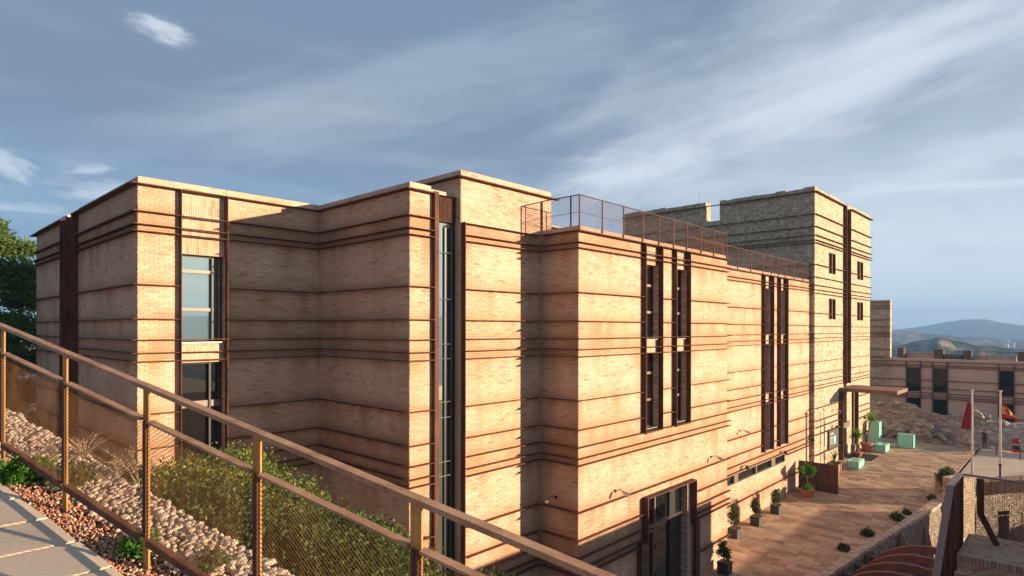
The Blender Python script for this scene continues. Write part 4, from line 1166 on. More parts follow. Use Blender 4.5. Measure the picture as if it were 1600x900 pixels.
# dry twigs on the stone kerb
def twigs(label, s0, D, h, n, seed):
    t = thing('dry_twig', label, 'dry plant', fs(s0, D, .03), 0, 'dry twigs growing out of the stone kerb'); R = random.Random(seed)
    b = MB()
    for k in range(n):
        a = R.uniform(0, 6.28); l = h * R.uniform(.4, 1); dx = Vector((math.cos(a), math.sin(a), 0)) * l * R.uniform(.3, .9)
        e = dx + Vector((0, 0, l * .7)); b.tube([(0, 0, -.02), dx * .4 + Vector((0, 0, l * .4)), e], [.004, .003, .0015], 4)
        for q in range(6):
            g_ = dx * .4 + Vector((0, 0, l * .4)) + (e - dx * .4 - Vector((0, 0, l * .4))) * R.random(); b.tube([g_, g_ + Vector((R.uniform(-.05, .05), R.uniform(-.05, .05), R.uniform(0, .05)))], [.002, .001], 3)
    b.build('twig', M['drytwig'], t, 'stuff')
twigs('dry pale twigs above the stones left of the second fence post', .2, .50, .30, 22, 1)
twigs('tallest dry twig reaching up right of the second fence post', 1.05, .55, .55, 12, 2)
twigs('dry twig tangle over the stones just right of the second fence post', .75, .52, .28, 18, 3)

# big pine at the left edge, behind the building
def pine(name, label, base, h, crown, n, seed):
    t = thing(name, label, 'tree', base); R = random.Random(seed)
    b = MB().tube([(0, 0, -.3), (.1, 0, h * .35), (-.1, .15, h * .7), (.05, 0, h * .95)], [.28, .22, .13, .04], 9); b.build('trunk', M['bark'], t)
    bl = []
    lb = MB()
    for k in range(26):
        zz_ = h * (.28 + .68 * (k / 25)); rad = crown * (1 - .75 * max(0, (zz_ / h - .45) / .55) ** 1.3) * R.uniform(.6, 1.0)
        a = k * 2.4 + R.uniform(-.3, .3); e = Vector((math.cos(a) * rad, math.sin(a) * rad, zz_ + rad * .18))
        lb.tube([(0, 0, zz_ - .3), e * .5 + Vector((0, 0, zz_ * .5 - .1)), e], [.07, .045, .015], 5)
        for q in (.55, .8, 1.0): bl.append((e.x * q, e.y * q, zz_ + R.uniform(-.1, .3), .55, .55, .38))
    lb.build('limb', M['bark'], t, 'stuff')
    leaves('crown', bl, n, .085, M['tree'], t, seed=seed, clump=16, spread=.16, long=2.6)
    return t
pine('pine_tree', 'dark green pine tree rising behind the left end of the brick building', (3.9, 39.0, 4.6), 12.6, 3.6, 60000, 41)
pine('pine_tree', 'lower pine tree in the dark behind the pine at the left edge', (4.9, 47.0, 3.6), 8.6, 3.4, 26000, 42)

# ------------------------------------------------------------------ plaza furniture
def box_planter(label, x, y, h, seed, rz=0, first=[None]):
    z = gz(x)
    if first[0] is None:
        t = thing('potted_shrub', label, 'potted plant', (x, y, z), rz, 'shrubs in grey cube planters along the wall')
        b = MB().box(-.26, .26, -.26, .26, 0, .50); b.build('planter', M['plant_pot'], t)
        rim = MB()
        for a in ((-.28, .28, -.28, -.24), (-.28, .28, .24, .28), (-.28, -.24, -.24, .24), (.24, .28, -.24, .24)): rim.box(*a, .46, .53)
        rim.build('rim', M['plant_pot'], t)
        MB().box(-.24, .24, -.24, .24, .50, .505).build('soil', M['soil'], t)
        first[0] = t
    else:
        t = first[0].copy(); COL.objects.link(t); t.location = (x, y, z); t['label'] = label
        for ch in first[0].children:
            if ch.name.startswith(('foliage', 'stem')): continue
            c = ch.copy(); COL.objects.link(c); c.parent = t
    R = random.Random(seed); b = MB()
    bl = []
    for k in range(7):
        zz_ = .5 + h * (.25 + .72 * k / 6); rd = .26 * (1 - .35 * abs(k / 6 - .35)) * R.uniform(.7, 1.15)
        bl.append((R.uniform(-.10, .10), R.uniform(-.10, .10), zz_, rd, rd, h * .11))
    b.tube([(0, 0, .45), (.03, .02, .5 + h * .5), (-.02, 0, .5 + h * .85)], [.025, .018, .008], 6)
    for k in range(6):
        a = R.uniform(0, 6); z0 = .55 + h * .1 * k; b.tube([(0, 0, z0), (.2 * math.cos(a), .2 * math.sin(a), z0 + .25)], [.012, .005], 5)
    b.build('stem', M['bark'], t)
    leaves('foliage', bl, 1500, .055, M['citrus'], t, seed=seed, clump=9, spread=.06)
    return t
box_planter('potted shrub in a grey cube planter in the shade right of the glass door', 27.75, 12.25, .9, 51)
box_planter('tall potted shrub partly hidden behind the corner of the brick block', 32.85, 13.95, 1.4, 52)
box_planter('second potted shrub left of the terracotta pot, under the strip window', 35.8, 13.9, 1.05, 53)
box_planter('potted shrub nearest to the terracotta pot, in a grey cube planter', 38.95, 13.9, .9, 54)
def round_pot(t, r, h, m='terra'):
    MB().lathe([(0, r * .62), (h * .82, r * .92), (h * .82, r * 1.04), (h, r * 1.06), (h, r * .92), (h * .88, r * .88)], n=20).build('pot', M[m], t, smooth=False)
t = thing('potted_tree', 'small tree in a terracotta pot with green ground plants, left of the rusty screen', 'potted plant', (43.75, 13.55, gz(43.75)))
round_pot(t, .42, .55)
MB().tube([(0, 0, .4), (.02, 0, 1.0), (-.05, .03, 1.5)], [.035, .028, .018], 7).build('trunk', M['bark'], t)
b = MB()
for e in ((-.35, .25, 1.85), (.25, -.2, 1.75), (.05, .1, 2.0), (.3, .15, 1.5)): b.tube([(0, 0, 1.25), (e[0] * .5, e[1] * .5, (1.3 + e[2]) / 2), e], [.018, .012, .006], 5)
b.build('branch', M['bark'], t, 'stuff')
leaves('underplanting', [(-.15, 0, .62, .28, .28, .14), (.18, 0, .6, .26, .26, .13)], 1200, .06, M['weed'], t, seed=61, clump=8, spread=.05)
leaves('crown', [(-.38, .25, 1.85, .2, .2, .16), (.26, -.2, 1.75, .24, .22, .2), (.3, .15, 1.45, .2, .2, .18), (.05, .1, 2.05, .15, .15, .13)], 700, .10, M['weed'], t, seed=62, clump=6, spread=.06)
# rusty screen and plant bed by the tower
t = thing('rusty_screen', 'free standing rusty steel screen on the paving by the brick wall', 'screen', (45.4, 12.1, gz(45.4)))
MB().box(-.02, .02, 0, 2.55, 0, 1.95).build('sheet', M['ledge'], t)
MB().box(-.03, .12, -.03, 0, 0, 1.98).build('edge_post', M['rail'], t); MB().box(.02, .10, 2.3, 2.36, 0, 1.9).build('brace', M['corten'], t)
t = thing('plant_bed', 'low rusty planting box against the tower wall behind the screen', 'planter', (48.9, 13.5, gz(49.5) - .1))
MB().box(0, 3.0, 0, .03, 0, .75).build('side_panel', M['rail'], t); MB().box(0, .03, .03, .85, 0, .75).build('side_panel', M['ledge'], t); MB().box(2.97, 3.0, .03, .85, 0, .75).build('side_panel', M['ledge'], t)
MB().box(.03, 2.97, .03, .85, 0, .68).build('soil', M['soil'], t)
def cycad(name, label, loc, th, n, L, seed, m='palm', droop=.5, lean=(0, 0), cat='palm', pot=None, group=None):
    t = thing(name, label, cat, loc, 0, group); R = random.Random(seed); z0 = 0
    if pot: round_pot(t, *pot); z0 = pot[1] * .85
    top = Vector((lean[0], lean[1], z0 + th))
    MB().tube([(0, 0, z0 - .05), (lean[0] * .15, lean[1] * .15, z0 + th * .25), (lean[0] * .5, lean[1] * .5, z0 + th * .6), top], [.17 if th > 1 else .09, .09, .055, .045], 9).build('trunk', M['bark'], t)
    V_ = []; T_ = []
    for k in range(n):
        a = R.uniform(0, 6.283); el = R.uniform(0, 1.35); l = L * R.uniform(.7, 1.1); d = Vector((math.cos(a) * math.cos(el), math.sin(a) * math.cos(el), math.sin(el)))
        pr_ = top.copy(); sd = Vector((-math.sin(a), math.cos(a), 0)); tt = R.random()
        for q in range(5):
            nx2 = pr_ + d * l / 5; d = (d - Vector((0, 0, droop * .36))).normalized(); w_ = .030 * (1 - q * .16)
            V_.append([pr_ - sd * w_, pr_ + sd * w_, nx2 + sd * w_ * .8, nx2 - sd * w_ * .8]); T_.append(tt); pr_ = nx2
    qmesh('fronds', np.array([[list(p) for p in q] for q in V_]), M[m], t, None, {'tint': np.array(T_)})
    return t
cycad('palm', 'dark spiky palm in the rusty planting box, below the information board', (51.2, 13.9, gz(51.2) + .5), .35, 60, 1.0, 71, 'bushdark', .35, pot=None)
cycad('ponytail_palm', 'ponytail palm with bushy bright crown in front of the tower entrance', (56.95, 13.7, .8), 1.35, 520, .72, 72, 'palm', .5, (-.12, .05), pot=(.40, .40))
cycad('ponytail_palm', 'taller thin palm in a big terracotta pot right of the entrance', (60.1, 13.75, .8), 2.0, 240, .95, 73, 'palm', .55, (.45, -.25), pot=(.50, .75))
t = thing('entrance_mat', 'dark rubber mat on the paving before the tower entrance', 'door mat', (55.7, 12.4, .80)); 
MB().box(0, 2.9, 0, 2.0, .004, .02).build('rubber_sheet', M['mat'], t)
b = MB()
for k in range(24): b.box(.06 + k * .118, .08 + k * .118, .05, 1.95, .02, .026)
b.build('rib', M['black'], t, 'stuff')
t = thing('ash_bin', 'stainless steel ash bin beside the entrance door', 'bin', (57.6, 14.15, .8))
MB().box(-.22, .22, -.16, .16, 0, .85).build('body', M['steel'], t); MB().box(-.235, .235, -.175, .175, .85, .9).build('lid', M['steel'], t); MB().box(-.12, .12, -.18, -.175, .68, .78).build('slot', M['black'], t)
# mint glass boxes
def mint(label, x0, x1, y0, y1, z, h):
    t = thing('glass_box', label, 'glass box', ((x0 + x1) / 2, (y0 + y1) / 2, z), 0, 'mint glass boxes on the plaza')
    a, c = (x1 - x0) / 2, (y1 - y0) / 2
    MB().box(-a + .02, a - .02, -c + .02, c - .02, .05, h - .02).build('core', M['mint'], t)
    for q in (((-a, a, -c, -c + .016, .03, h)), (-a, a, c - .016, c, .03, h), (-a, -a + .016, -c + .02, c - .02, .03, h), (a - .016, a, -c + .02, c - .02, .03, h)): MB().box(*q).build('side_pane', M['mint'], t)
    MB().box(-a - .01, a + .01, -c - .01, c + .01, h + .002, h + .02).build('top_pane', M['mint'], t)
    b = MB()
    for x, y in ((-a, -c), (a, -c), (-a, c), (a, c)): b.box(x - .015, x + .015, y - .015, y + .015, 0, h)
    b.build('edge_seal', M['mat'], t, 'stuff'); MB().box(-a + .05, a - .05, -c + .05, c - .05, 0, .045).build('plinth', M['black'], t)
mint('low mint glass box nearest the camera, beside the potted palm', 52.25, 54.0, 12.5, 13.3, .69, .56)
mint('tall upright mint glass box beside the tower corner', 62.6, 63.7, 13.35, 14.15, .8, 2.25)
mint('low mint glass box in front of the tall glass box', 60.2, 61.9, 12.35, 13.2, .8, .62)
mint('medium mint glass box standing alone before the old rubble wall', 63.9, 64.8, 10.95, 12.15, .8, 1.2)

# wall lamps ------------------------------------------------------------
def lamp(label, loc, plane='Y', dark=False, group='small spotlights on brackets above the plaza', k=1.0):
    t = thing('wall_lamp', label, 'wall lamp', loc, 0 if plane == 'Y' else -math.pi / 2, group)
    m_ = 'black' if dark else 'frame'
    MB().box(-.05, .05, -.03, 0, -.06, .06).build('bracket', M[m_], t)
    MB().tube([(0, -.02, 0), (0, -.22, .10 * k), (0, -.42, .02)], .018, 6).build('arm', M[m_], t)
    if dark: MB().lathe([(-.11, .05), (-.07, .11), (.05, .11), (.10, .04)], (0, -.32, -.02), 12).build('lamp_head', M['black'], t)
    else: MB().tube([(-.02, -.36, .03), (.02, -.60, -.05)], [.055, .07], 8).build('lamp_head', M['steel'], t)
lamp('bracket lamp low on the sunny brick wall left of the glass door', (19.4, YD, 5.36))
lamp('bracket lamp on the brick block above and right of the glass door', (27.5, YD, 5.4))
lamp('bracket lamp on the shaded return wall', (XP, 13.8, 5.4), 'X')
lamp('bracket lamp on the lower wall just past the corner of the brick block', (35.6, YR, 5.42))
lamp('bracket lamp near the tower on the lower brick wall', (47.6, YR, 5.4))
lamp('bracket lamp on the stone wall left of the entrance', (53.0, YT, 5.0))
lamp('round black lamp above the left part of the strip window', (36.0, YR, 3.25), 'Y', True, 'round black lamps')
lamp('round black lamp at the right end of the strip window', (42.4, YR, 3.2), 'Y', True, 'round black lamps')
lamp('round black lamp on the wall end beside the tower corner', (48.1, YR, 3.3), 'Y', True, 'round black lamps')
lamp('round black lamp over the information board', (52.9, YT, 3.75), 'Y', True, 'round black lamps')
lamp('round black lamp right of the entrance, above the tall palm', (61.4, YT, 3.55), 'Y', True, 'round black lamps')
t = thing('drain_pipe', 'thin rain pipe running down the brick wall beside the stone tower', 'pipe', (47.5, YR - .07, 0))
MB().tube([(0, 0, .2), (0, 0, 5.2)], .045, 8).build('pipe', M['framel'], t); MB().box(-.07, .07, -.05, .06, 5.2, 5.3).build('collar', M['frame'], t)

# ------------------------------------------------------------------ sunken court: wall, ribs, guard, brick terrace
OUT = [(18, 9.3), (24, 9.1), (30.2, 8.87), (34.06, 8.67), (37, 8.33), (40.3, 7.91), (44, 7.42), (49.7, 6.71)]
INN = [(18, 8.75), (24, 8.65), (30.6, 8.45), (34.6, 8.10), (37, 7.86), (39.6, 7.56), (44, 6.92), (48.9, 6.05)]
cw_ = thing('court_wall', 'curved rubble retaining wall with a flat stone top beside the plaza', 'wall', (30.2, 8.87, 0)); CO = Vector((30.2, 8.87, 0))
def zt(X): return gz(X) + .15
for (o0, o1, i0, i1) in zip(OUT, OUT[1:], INN, INN[1:]):
    n_ = 5
    for k in range(n_):
        a, b_ = k / n_, (k + 1) / n_ - .02
        P = [Vector((o0[0] + (o1[0] - o0[0]) * q, o0[1] + (o1[1] - o0[1]) * q, zt(o0[0]) + (zt(o1[0]) - zt(o0[0])) * q)) for q in (a, b_)]
        Q = [Vector((i0[0] + (i1[0] - i0[0]) * q, i0[1] + (i1[1] - i0[1]) * q, zt(o0[0]) + (zt(o1[0]) - zt(o0[0])) * q)) for q in (a, b_)]
        j = rnd.uniform(0, .025); e = Vector((0, 0, j)); dn = Vector((0, 0, -.18)); s_ = [Vector((0, rnd.uniform(-.03, .03), 0)) for _ in range(4)]
        b = MB(); T_ = [Q[0] + e + s_[0], Q[1] + e + s_[1], P[1] + e + s_[2], P[0] + e + s_[3]]; T_ = [p - CO for p in T_]
        b.quad(*T_)
        for q in range(4): b.quad(T_[q] + dn, T_[(q+1) % 4] + dn, T_[(q+1) % 4], T_[q])
        b.build('cap_stone', M['cap'], cw_)
b = MB()
for i0, i1 in zip(INN, INN[1:]):
    n_ = max(2, int((i1[0] - i0[0]) / .8))
    for k in range(n_):
        for r in range(5):
            P = []
            for (u, w_) in ((k, r), (k + 1, r), (k + 1, r + 1), (k, r + 1)):
                q = u / n_; X_ = i0[0] + (i1[0] - i0[0]) * q; Y_ = i0[1] + (i1[1] - i0[1]) * q; Z_ = -3.3 + (zt(X_) - .1 + 3.3) * w_ / 5
                P.append((X_ - CO.x, Y_ + .04 + .10 * noise.noise(Vector((X_ * 1.3, Z_ * 1.6, 0))) - CO.y, Z_))
            b.quad(*P)
for o0, o1 in zip(OUT, OUT[1:]):
    b.quad(*[(X_ - CO.x, Y_ - CO.y, z_) for X_, Y_, z_ in ((o1[0], o1[1] - .03, gz(o1[0]) - .1), (o0[0], o0[1] - .03, gz(o0[0]) - .1), (o0[0], o0[1] - .03, zt(o0[0]) - .1), (o1[0], o1[1] - .03, zt(o1[0]) - .1))])
b.build('rubble_face', M['rough'], cw_)
MB().quad((18, -12, -3.2), (56, -12, -3.2), (56, 8, -3.2), (18, 9, -3.2)).build('court_floor', M['soil'], None, 'structure')
rib = None
cmat = m_corten('rib_metal', (.17, .075, .055), (.22, .105, .078), (.26, .13, .095), 1.5, .7)
for k, (X_, Y_, lab) in enumerate(((35.5, 7.95, 'farthest curved rust red rib spanning the sunken court'), (33.75, 8.1, 'second farthest curved rust red rib over the court'), (32.2, 8.3, 'third curved rust red rib over the court, with its bracket at the picture edge'), (30.7, 8.4, 'curved rust red rib just showing at the bottom edge of the picture'), )):
    t = thing('curved_rib', lab, 'steel beam', (X_, Y_, -.3), 0, 'curved steel ribs over the sunken court')
    MB().box(-.16, .16, -.55, .12, -.32, .12).build('bracket', cmat, t)
    pf_ = [(-.30, .12), (-.7, .50), (-1.15, .80), (-1.7, 1.04), (-2.3, 1.18), (-2.9, 1.22), (-3.6, 1.16), (-4.3, 1.0), (-4.9, .78)]
    b = MB()
    for (y0, z0), (y1, z1) in zip(pf_, pf_[1:]):
        i_ = len(b.v); b.v += [(x, y, z) for y, z in ((y0, z0), (y1, z1)) for x, z in ((-.11, z), (.11, z), (.11, z - .32), (-.11, z - .32))]
        b.f += [(i_, i_+4, i_+5, i_+1), (i_+3, i_+2, i_+6, i_+7), (i_, i_+3, i_+7, i_+4), (i_+1, i_+5, i_+6, i_+2)]
    b.f.append((0, 1, 2, 3)); b.f.append(tuple(len(b.v) - 4 + q for q in (3, 2, 1, 0)))
    b.build('beam', cmat, t)
# brick terrace
bt = thing('brick_terrace', 'pale brick terrace block with a header course edge at the bottom right', 'brick terrace', (27.5, 3.36, 0)); BO = Vector((27.5, 3.36, 0))
mbox('core', M['joint'], 27.53, 30.74, -6, 3.35, -3.2, 3.17, bt, BO); mbox('step_core', M['joint'], 26.93, 27.52, -6, 3.36, -3.2, 2.66, bt, BO)
tb = [m_plain('terrace_brick', (.50, .37, .27), .9, .15, 12), m_plain('terrace_brick_dark', (.36, .25, .18), .9, .15, 12), m_plain('terrace_brick_light', (.50, .38, .28), .9, .15, 12)]
def bmeshes(a, b_, c): 
    r = []
    for mm in tb:
        me = MB().box(-a/2, a/2, -b_/2, b_/2, -c/2, c/2).mesh('brick'); me.materials.append(mm); r.append(me)
    return r
st = bmeshes(.103, .226, .07); hd = bmeshes(.15, .094, .26); n_b = 0
def put(mes, x, y, z):
    o = bpy.data.objects.new('brick', rnd.choices(mes, (5, 2, 3))[0]); COL.objects.link(o); o.parent = bt; o.location = Vector((x, y, z + rnd.uniform(-.003, .003))) - BO
rest = MB()
y = 3.30
while y > -2.5:
    if y > .95: put(hd, 27.57, y, 3.085); put(hd, 26.97, y, 2.585)
    else: rest.box(27.5 - BO.x, 27.64 - BO.x, y - .052 - BO.y, y + .052 - BO.y, 2.97, 3.205); rest.box(26.9 - BO.x, 27.04 - BO.x, y - .052 - BO.y, y + .052 - BO.y, 2.47, 2.705)
    y -= .113
x = 27.71; r_ = 0
while x < 30.74:
    y = 3.22 + (r_ % 2) * .12 - .12
    while y > -2.5:
        if y > .95: put(st, x, y, 3.165)
        else: rest.box(x - .057 - BO.x, x + .057 - BO.x, y - .119 - BO.y, y + .119 - BO.y, 3.13, 3.2)
        y -= .248
    x += .125; r_ += 1
for x in (27.115, 27.235, 27.355, 27.46):
    y = 3.2
    while y > -2.5:
        if y > 1.3: put(st, x, y, 2.665)
        else: rest.box(x - .05 - BO.x, x + .05 - BO.x, y - .113 - BO.y, y + .113 - BO.y, 2.63, 2.7)
        y -= .248
rest.build('far_bricks', tb[0], bt, 'stuff')
for x0, x1, z in ((27.5, 30.7, 0), ): pass
b = MB(); mbox('brick_face', M['bricktex'], 27.50, 27.526, -6, 3.345, -3.2, 2.96, bt, BO)
# tall guard
gd = thing('tall_guard', 'tall kinked corten guard with mesh beside the brick terrace', 'guard rail', (29.71, 3.52, 3.2)); GO = Vector((29.71, 3.52, 3.2))
def gbar(nm, a, c, w_, h_, m_='corten', up=(0, 0, 1)): return MB().bar(Vector(a) - GO, Vector(c) - GO, w_, h_, up).build(nm, M[m_], gd)
gr = m_corten('guard_handrail', (.17, .12, .105), (.22, .16, .14), (.27, .20, .18), 2, .55); M['gr'] = gr
gbar('handrail', (29.71, 3.52, 5.74), (27.32, 3.52, 5.70), .22, .09, 'gr'); gbar('handrail', (27.32, 3.52, 5.70), (23.6, 3.52, 2.66), .22, .09, 'gr')
gbar('handrail', (29.71, 3.41, 5.74), (29.71, -4, 5.66), .09, .07, 'gr')
for X_, z0, z1, w_ in ((29.66, 1.5, 5.68, .22), (27.5, .5, 5.66, .16), (26.4, 0, 4.85, .12), (25.2, 0, 3.9, .12)): gbar('post', (X_, 3.46, z0), (X_, 3.46, z1), w_, .10, 'corten', (0, 1, 0))
gbar('post', (29.66, 2.87, 5.66), (29.66, 2.86, 4.3), .22, .12, 'corten', (1, 0, 0)); gbar('post', (29.66, 2.86, 4.32), (29.66, 2.36, 3.2), .20, .12, 'corten', (1, 0, 0))
gbar('post', (29.66, -.2, 5.6), (29.66, -.2, 3.2), .2, .12, 'corten', (1, 0, 0))
b = MB()
x = 27.45
while x < 29.6: b.bar(Vector((x, 3.5, 1.5)) - GO, Vector((x, 3.5, 5.68)) - GO, .016, .012, (0, 1, 0)); x += .042
x = 23.6
while x < 27.4: b.bar(Vector((x, 3.5, -1)) - GO, Vector((x, 3.5, 2.62 + (x - 23.6) * .817)) - GO, .014, .012, (0, 1, 0)); x += .048
z = 1.5
while z < 5.66: b.bar(Vector((27.4, 3.5, z)) - GO, Vector((29.6, 3.5, z)) - GO, .012, .014); z += .06
y = 3.4
while y > -3.9: b.bar(Vector((29.71, y, 3.22)) - GO, Vector((29.71, y, 5.68)) - GO, .007, .007, (1, 0, 0)); y -= .07
z = 3.3
while z < 5.66: b.bar(Vector((29.71, 3.4, z)) - GO, Vector((29.71, -3.9, z)) - GO, .007, .010); z += .075
b.build('wire_mesh', M['corten'], gd, 'stuff')
# rubble retaining walls of the court with a doorway
rw = thing('rubble_retaining_wall', 'sunlit rubble stone wall with a dark doorway below the far railing', 'wall', (48.8, 4.95, -3.2)); WO = Vector((48.8, 4.95, 0))
u_ = Vector((.818, -.575, 0)); nrm = Vector((-.575, -.818, 0))
As = [0, .5, 1.0, 1.4, 1.77, 2.63, 3.2, 4, 5, 6, 7, 8.5, 10]; Zs = [-3.2, -2.4, -1.4, -.9, -.3, .1, .45, .79]
b = MB()
def wp(a, z, d=0): q = WO + u_ * a + nrm * (d + (.05 * noise.noise(Vector((a * 2, z * 2, 5))) if d == 0 else 0)); return (q.x - WO.x, q.y - WO.y, z + 3.2)
for i in range(len(As) - 1):
    for j in range(len(Zs) - 1):
        if As[i] >= 1.77 and As[i+1] <= 2.63 and Zs[j+1] <= -.29: continue
        b.quad(wp(As[i], Zs[j]), wp(As[i+1], Zs[j]), wp(As[i+1], Zs[j+1]), wp(As[i], Zs[j+1]))
b.build('wall_face', M['rough'], rw)
b = MB(); b.quad(wp(2.63, -3.2, -.6), wp(2.63, -3.2, .02), wp(2.63, -.3, .02), wp(2.63, -.3, -.6)); b.build('reveal', M['rough'], rw)
b = MB(); b.quad(wp(1.77, -.3, -.6), wp(2.63, -.3, -.6), wp(2.63, -.3, .02), wp(1.77, -.3, .02)); b.build('lintel', M['ledge'], rw)
MB().quad(wp(1.77, -3.2, -.58), wp(2.63, -3.2, -.58), wp(2.63, -.3, -.58), wp(1.77, -.3, -.58)).build('door', M['canopy'], rw)
MB().quad(wp(1.77, -3.2, .02), wp(1.77, -3.2, -.6), wp(1.77, -.3, -.6), wp(1.77, -.3, .02)).build('reveal', M['rough'], rw)
MB().bar(Vector(wp(1.5, -.55, .1)), Vector(wp(2.8, -.55, .1)), .05, .05).build('door_bar', M['rail'], rw)
for a, z0, z1 in ((3.05, -2.8, -.3), (3.35, -2.8, -.5), (1.2, -2.9, -1.8)): MB().bar(Vector(wp(a, z0, .5)), Vector(wp(a, z1, .5)), .06, .06, (1, 0, 0)).build('strut', M['rail'], rw)
MB().bar(Vector(wp(3.0, -2.4, .6)), Vector(wp(4.6, -.9, .6)), .06, .06).build('strut', M['rail'], rw)
# sunlit pier wall left of it
pw = thing('pier_wall', 'tall narrow sunlit stone wall behind the corner of the tall guard', 'wall', (47.4, 5.6, -3.2)); PO = Vector((47.4, 5.6, 0))
a_, c_ = Vector((47.15, 5.72, 0)), Vector((48.82, 4.98, 0)); n2 = Vector(((c_ - a_).y, -(c_ - a_).x, 0)).normalized()
b = MB()
for k in range(4):
    for r in range(7):
        P = []
        for q, h_ in ((k, r), (k + 1, r), (k + 1, r + 1), (k, r + 1)):
            p = a_ + (c_ - a_) * q / 4; z = 5.2 * h_ / 7; p = p + n2 * .06 * noise.noise(Vector((p.x * 2, z, 3))); P.append((p.x - PO.x, p.y - PO.y, z))
        b.quad(*P)
p0, p1, p2, p3 = [p - PO for p in (a_, c_, c_ - n2 * .9, a_ - n2 * .9)]
b.quad((*p1.xy, 0), (*p2.xy, 0), (*p2.xy, 5.2), (*p1.xy, 5.2)); b.quad((*p0.xy, 5.2), (*p1.xy, 5.2), (*p2.xy, 5.2), (*p3.xy, 5.2)); b.quad((*p3.xy, 0), (*p0.xy, 0), (*p0.xy, 5.2), (*p3.xy, 5.2)); b.quad((*p2.xy, 0), (*p3.xy, 0), (*p3.xy, 5.2), (*p2.xy, 5.2))
b.build('wall_face', M['stone'], pw)
# railing on the retaining wall
cr = thing('court_railing', 'thin dark mesh railing on top of the rubble wall, in front of the flagpoles', 'railing', (48.9, 4.9, .8)); 
for k, a in enumerate((.1, 1.15, 2.3, 3.45, 4.6, 5.8, 7)): MB().bar(u_ * a, u_ * a + Vector((0, 0, 1.1)), .05, .04, u_).build('post', M['corten'], cr)
MB().bar(Vector((0, 0, 1.1)), u_ * 8 + Vector((0, 0, 1.1)), .04, .04).build('top_rail', M['corten'], cr)
b = MB(); a = .1
while a < 8: b.bar(u_ * a, u_ * a + Vector((0, 0, 1.08)), .014, .014, u_); a += .06
for k in range(12): b.bar(Vector((0, 0, .06 + k * .085)), u_ * 8 + Vector((0, 0, .06 + k * .085)), .014, .014)
b.build('wire_mesh', M['corten'], cr, 'stuff')
MB().bar(Vector((.05, .04, .42)), u_ * 8 + Vector((.05, .04, .42)), .03, .75).build('shade_panel', M['mat'], cr)  # dark sheet added behind the mesh in place of shaded ground
# added unseen blocks, with parapet, sized to shade wall foot, plaza and court
sm_ = thing('shade_block', 'added brick faced block, unseen beyond the lower right edge, that shades the building', 'brick terrace', (31, -5, 0))
MB().box(-7, 5.5, -6, 3.6, -3.2, 6.1).build('shade_block_body', M['bricktex'], sm_); MB().box(5.51, 19, -6, 3.6, -3.2, 2.6).build('low_shade_block_body', M['bricktex'], sm_); MB().box(-7.2, 2, -6.2, 3.5, 6.102, 6.7).build('parapet', M['bricktex'], sm_)

# ------------------------------------------------------------------ stone pier and plants at the court wall
t = thing('stone_pier', 'short stone block pier at the plaza edge behind the potted bush', 'stone pier', (49.9, 7.0, gz(49.9)))
for k in range(4): MB().box(-.35 + rnd.uniform(-.03, .03), .3, -.32, .25 + rnd.uniform(-.03, .03), k * .31, k * .31 + .30).build('stone', M['cap'], t)
t = shrub('potted_bush', 'round light green bush in a black pot by the stone pier', 'potted plant', (49.3, 6.62, gz(49.3)), [(0, 0, 1.25, .5, .5, .42), (.25, -.1, 1.5, .38, .38, .3), (-.25, .1, 1.1, .35, .35, .3)], 2600, .06, 'citrus', 6, None, 81, clump=9, spread=.07)
round_pot(t, .26, .75, 'black')
for lab, x, y, r, h, sd in (('dark leafy weed growing at the court wall edge, largest of them', 42.4, 8.1, .45, .45, 91), ('green weed at the court wall below the largest one', 38.2, 8.7, .42, .30, 92), ('lowest green weed along the court wall', 34.8, 9.0, .30, .22, 93), ('small green tuft at the court wall near the potted bush', 47.6, 7.1, .30, .20, 94), ('small tuft beside the largest weed at the court wall', 43.9, 7.85, .18, .14, 95)):
    shrub('plaza_weed', lab, 'weed', (x, y, gz(x)), [(0, 0, h * .4, r * .7, r * .6, h * .5), (r * .3, 0, h * .3, r * .5, r * .4, h * .35)], 900, .07, 'bushdark', 4, 'weeds along the court wall', sd, clump=8, spread=.06, long=2)

# ------------------------------------------------------------------ flags, people, bollards
fred = flat('flag_red', (.55, .02, .04), .8); fyel = flat('flag_yellow', (.80, .50, .04), .8); fcr = flat('flag_crimson', (.42, .02, .05), .8); fw = flat('flag_crest_white', (.7, .6, .55), .8)
def flagpole(label, x, y, h):
    t = thing('flagpole', label, 'flagpole', (x, y, gz(x)), 0, 'white flagpoles on the plaza')
    MB().tube([(0, 0, 0), (0, 0, h)], [.075, .06], 12).build('pole', M['white'], t, smooth=True)
    MB().tube([(0, 0, h), (0, 0, h + .04)], .12, 10).build('cap', M['white'], t); MB().tube([(0, 0, 0), (0, 0, .03)], .2, 12).build('base_plate', M['steel'], t)
    MB().tube([(-.06, -.06, .9), (-.06, -.06, h - .05)], .008, 4).build('halyard', M['white'], t)
    return t
flagpole('left white flagpole with the crimson flag, beside the dark post', 56.1, 5.92, 6.15); flagpole('right white flagpole with the red and yellow flag', 56.3, 4.30, 6.2)
def cloth(name, mats, fn, nu, nv, parent, pick):
    v = [fn(i / nu, j / nv) for i in range(nu + 1) for j in range(nv + 1)]; f = []; mi = []
    for i in range(nu):
        for j in range(nv):
            a = i * (nv + 1) + j; f.append((a, a + nv + 1, a + nv + 2, a + 1)); mi.append(pick((i + .5) / nu, (j + .5) / nv))
    me = bpy.data.meshes.new(name); me.from_pydata(v, [], f)
    for mm in mats: me.materials.append(mm)
    me.update(); me.polygons.foreach_set('material_index', mi); me.polygons.foreach_set('use_smooth', [True] * len(f))
    return link(name, me, None, parent)
f1 = thing('flag', 'red and yellow striped flag with a crest, drooping from the right flagpole', 'flag', (56.3, 4.22, 6.35))
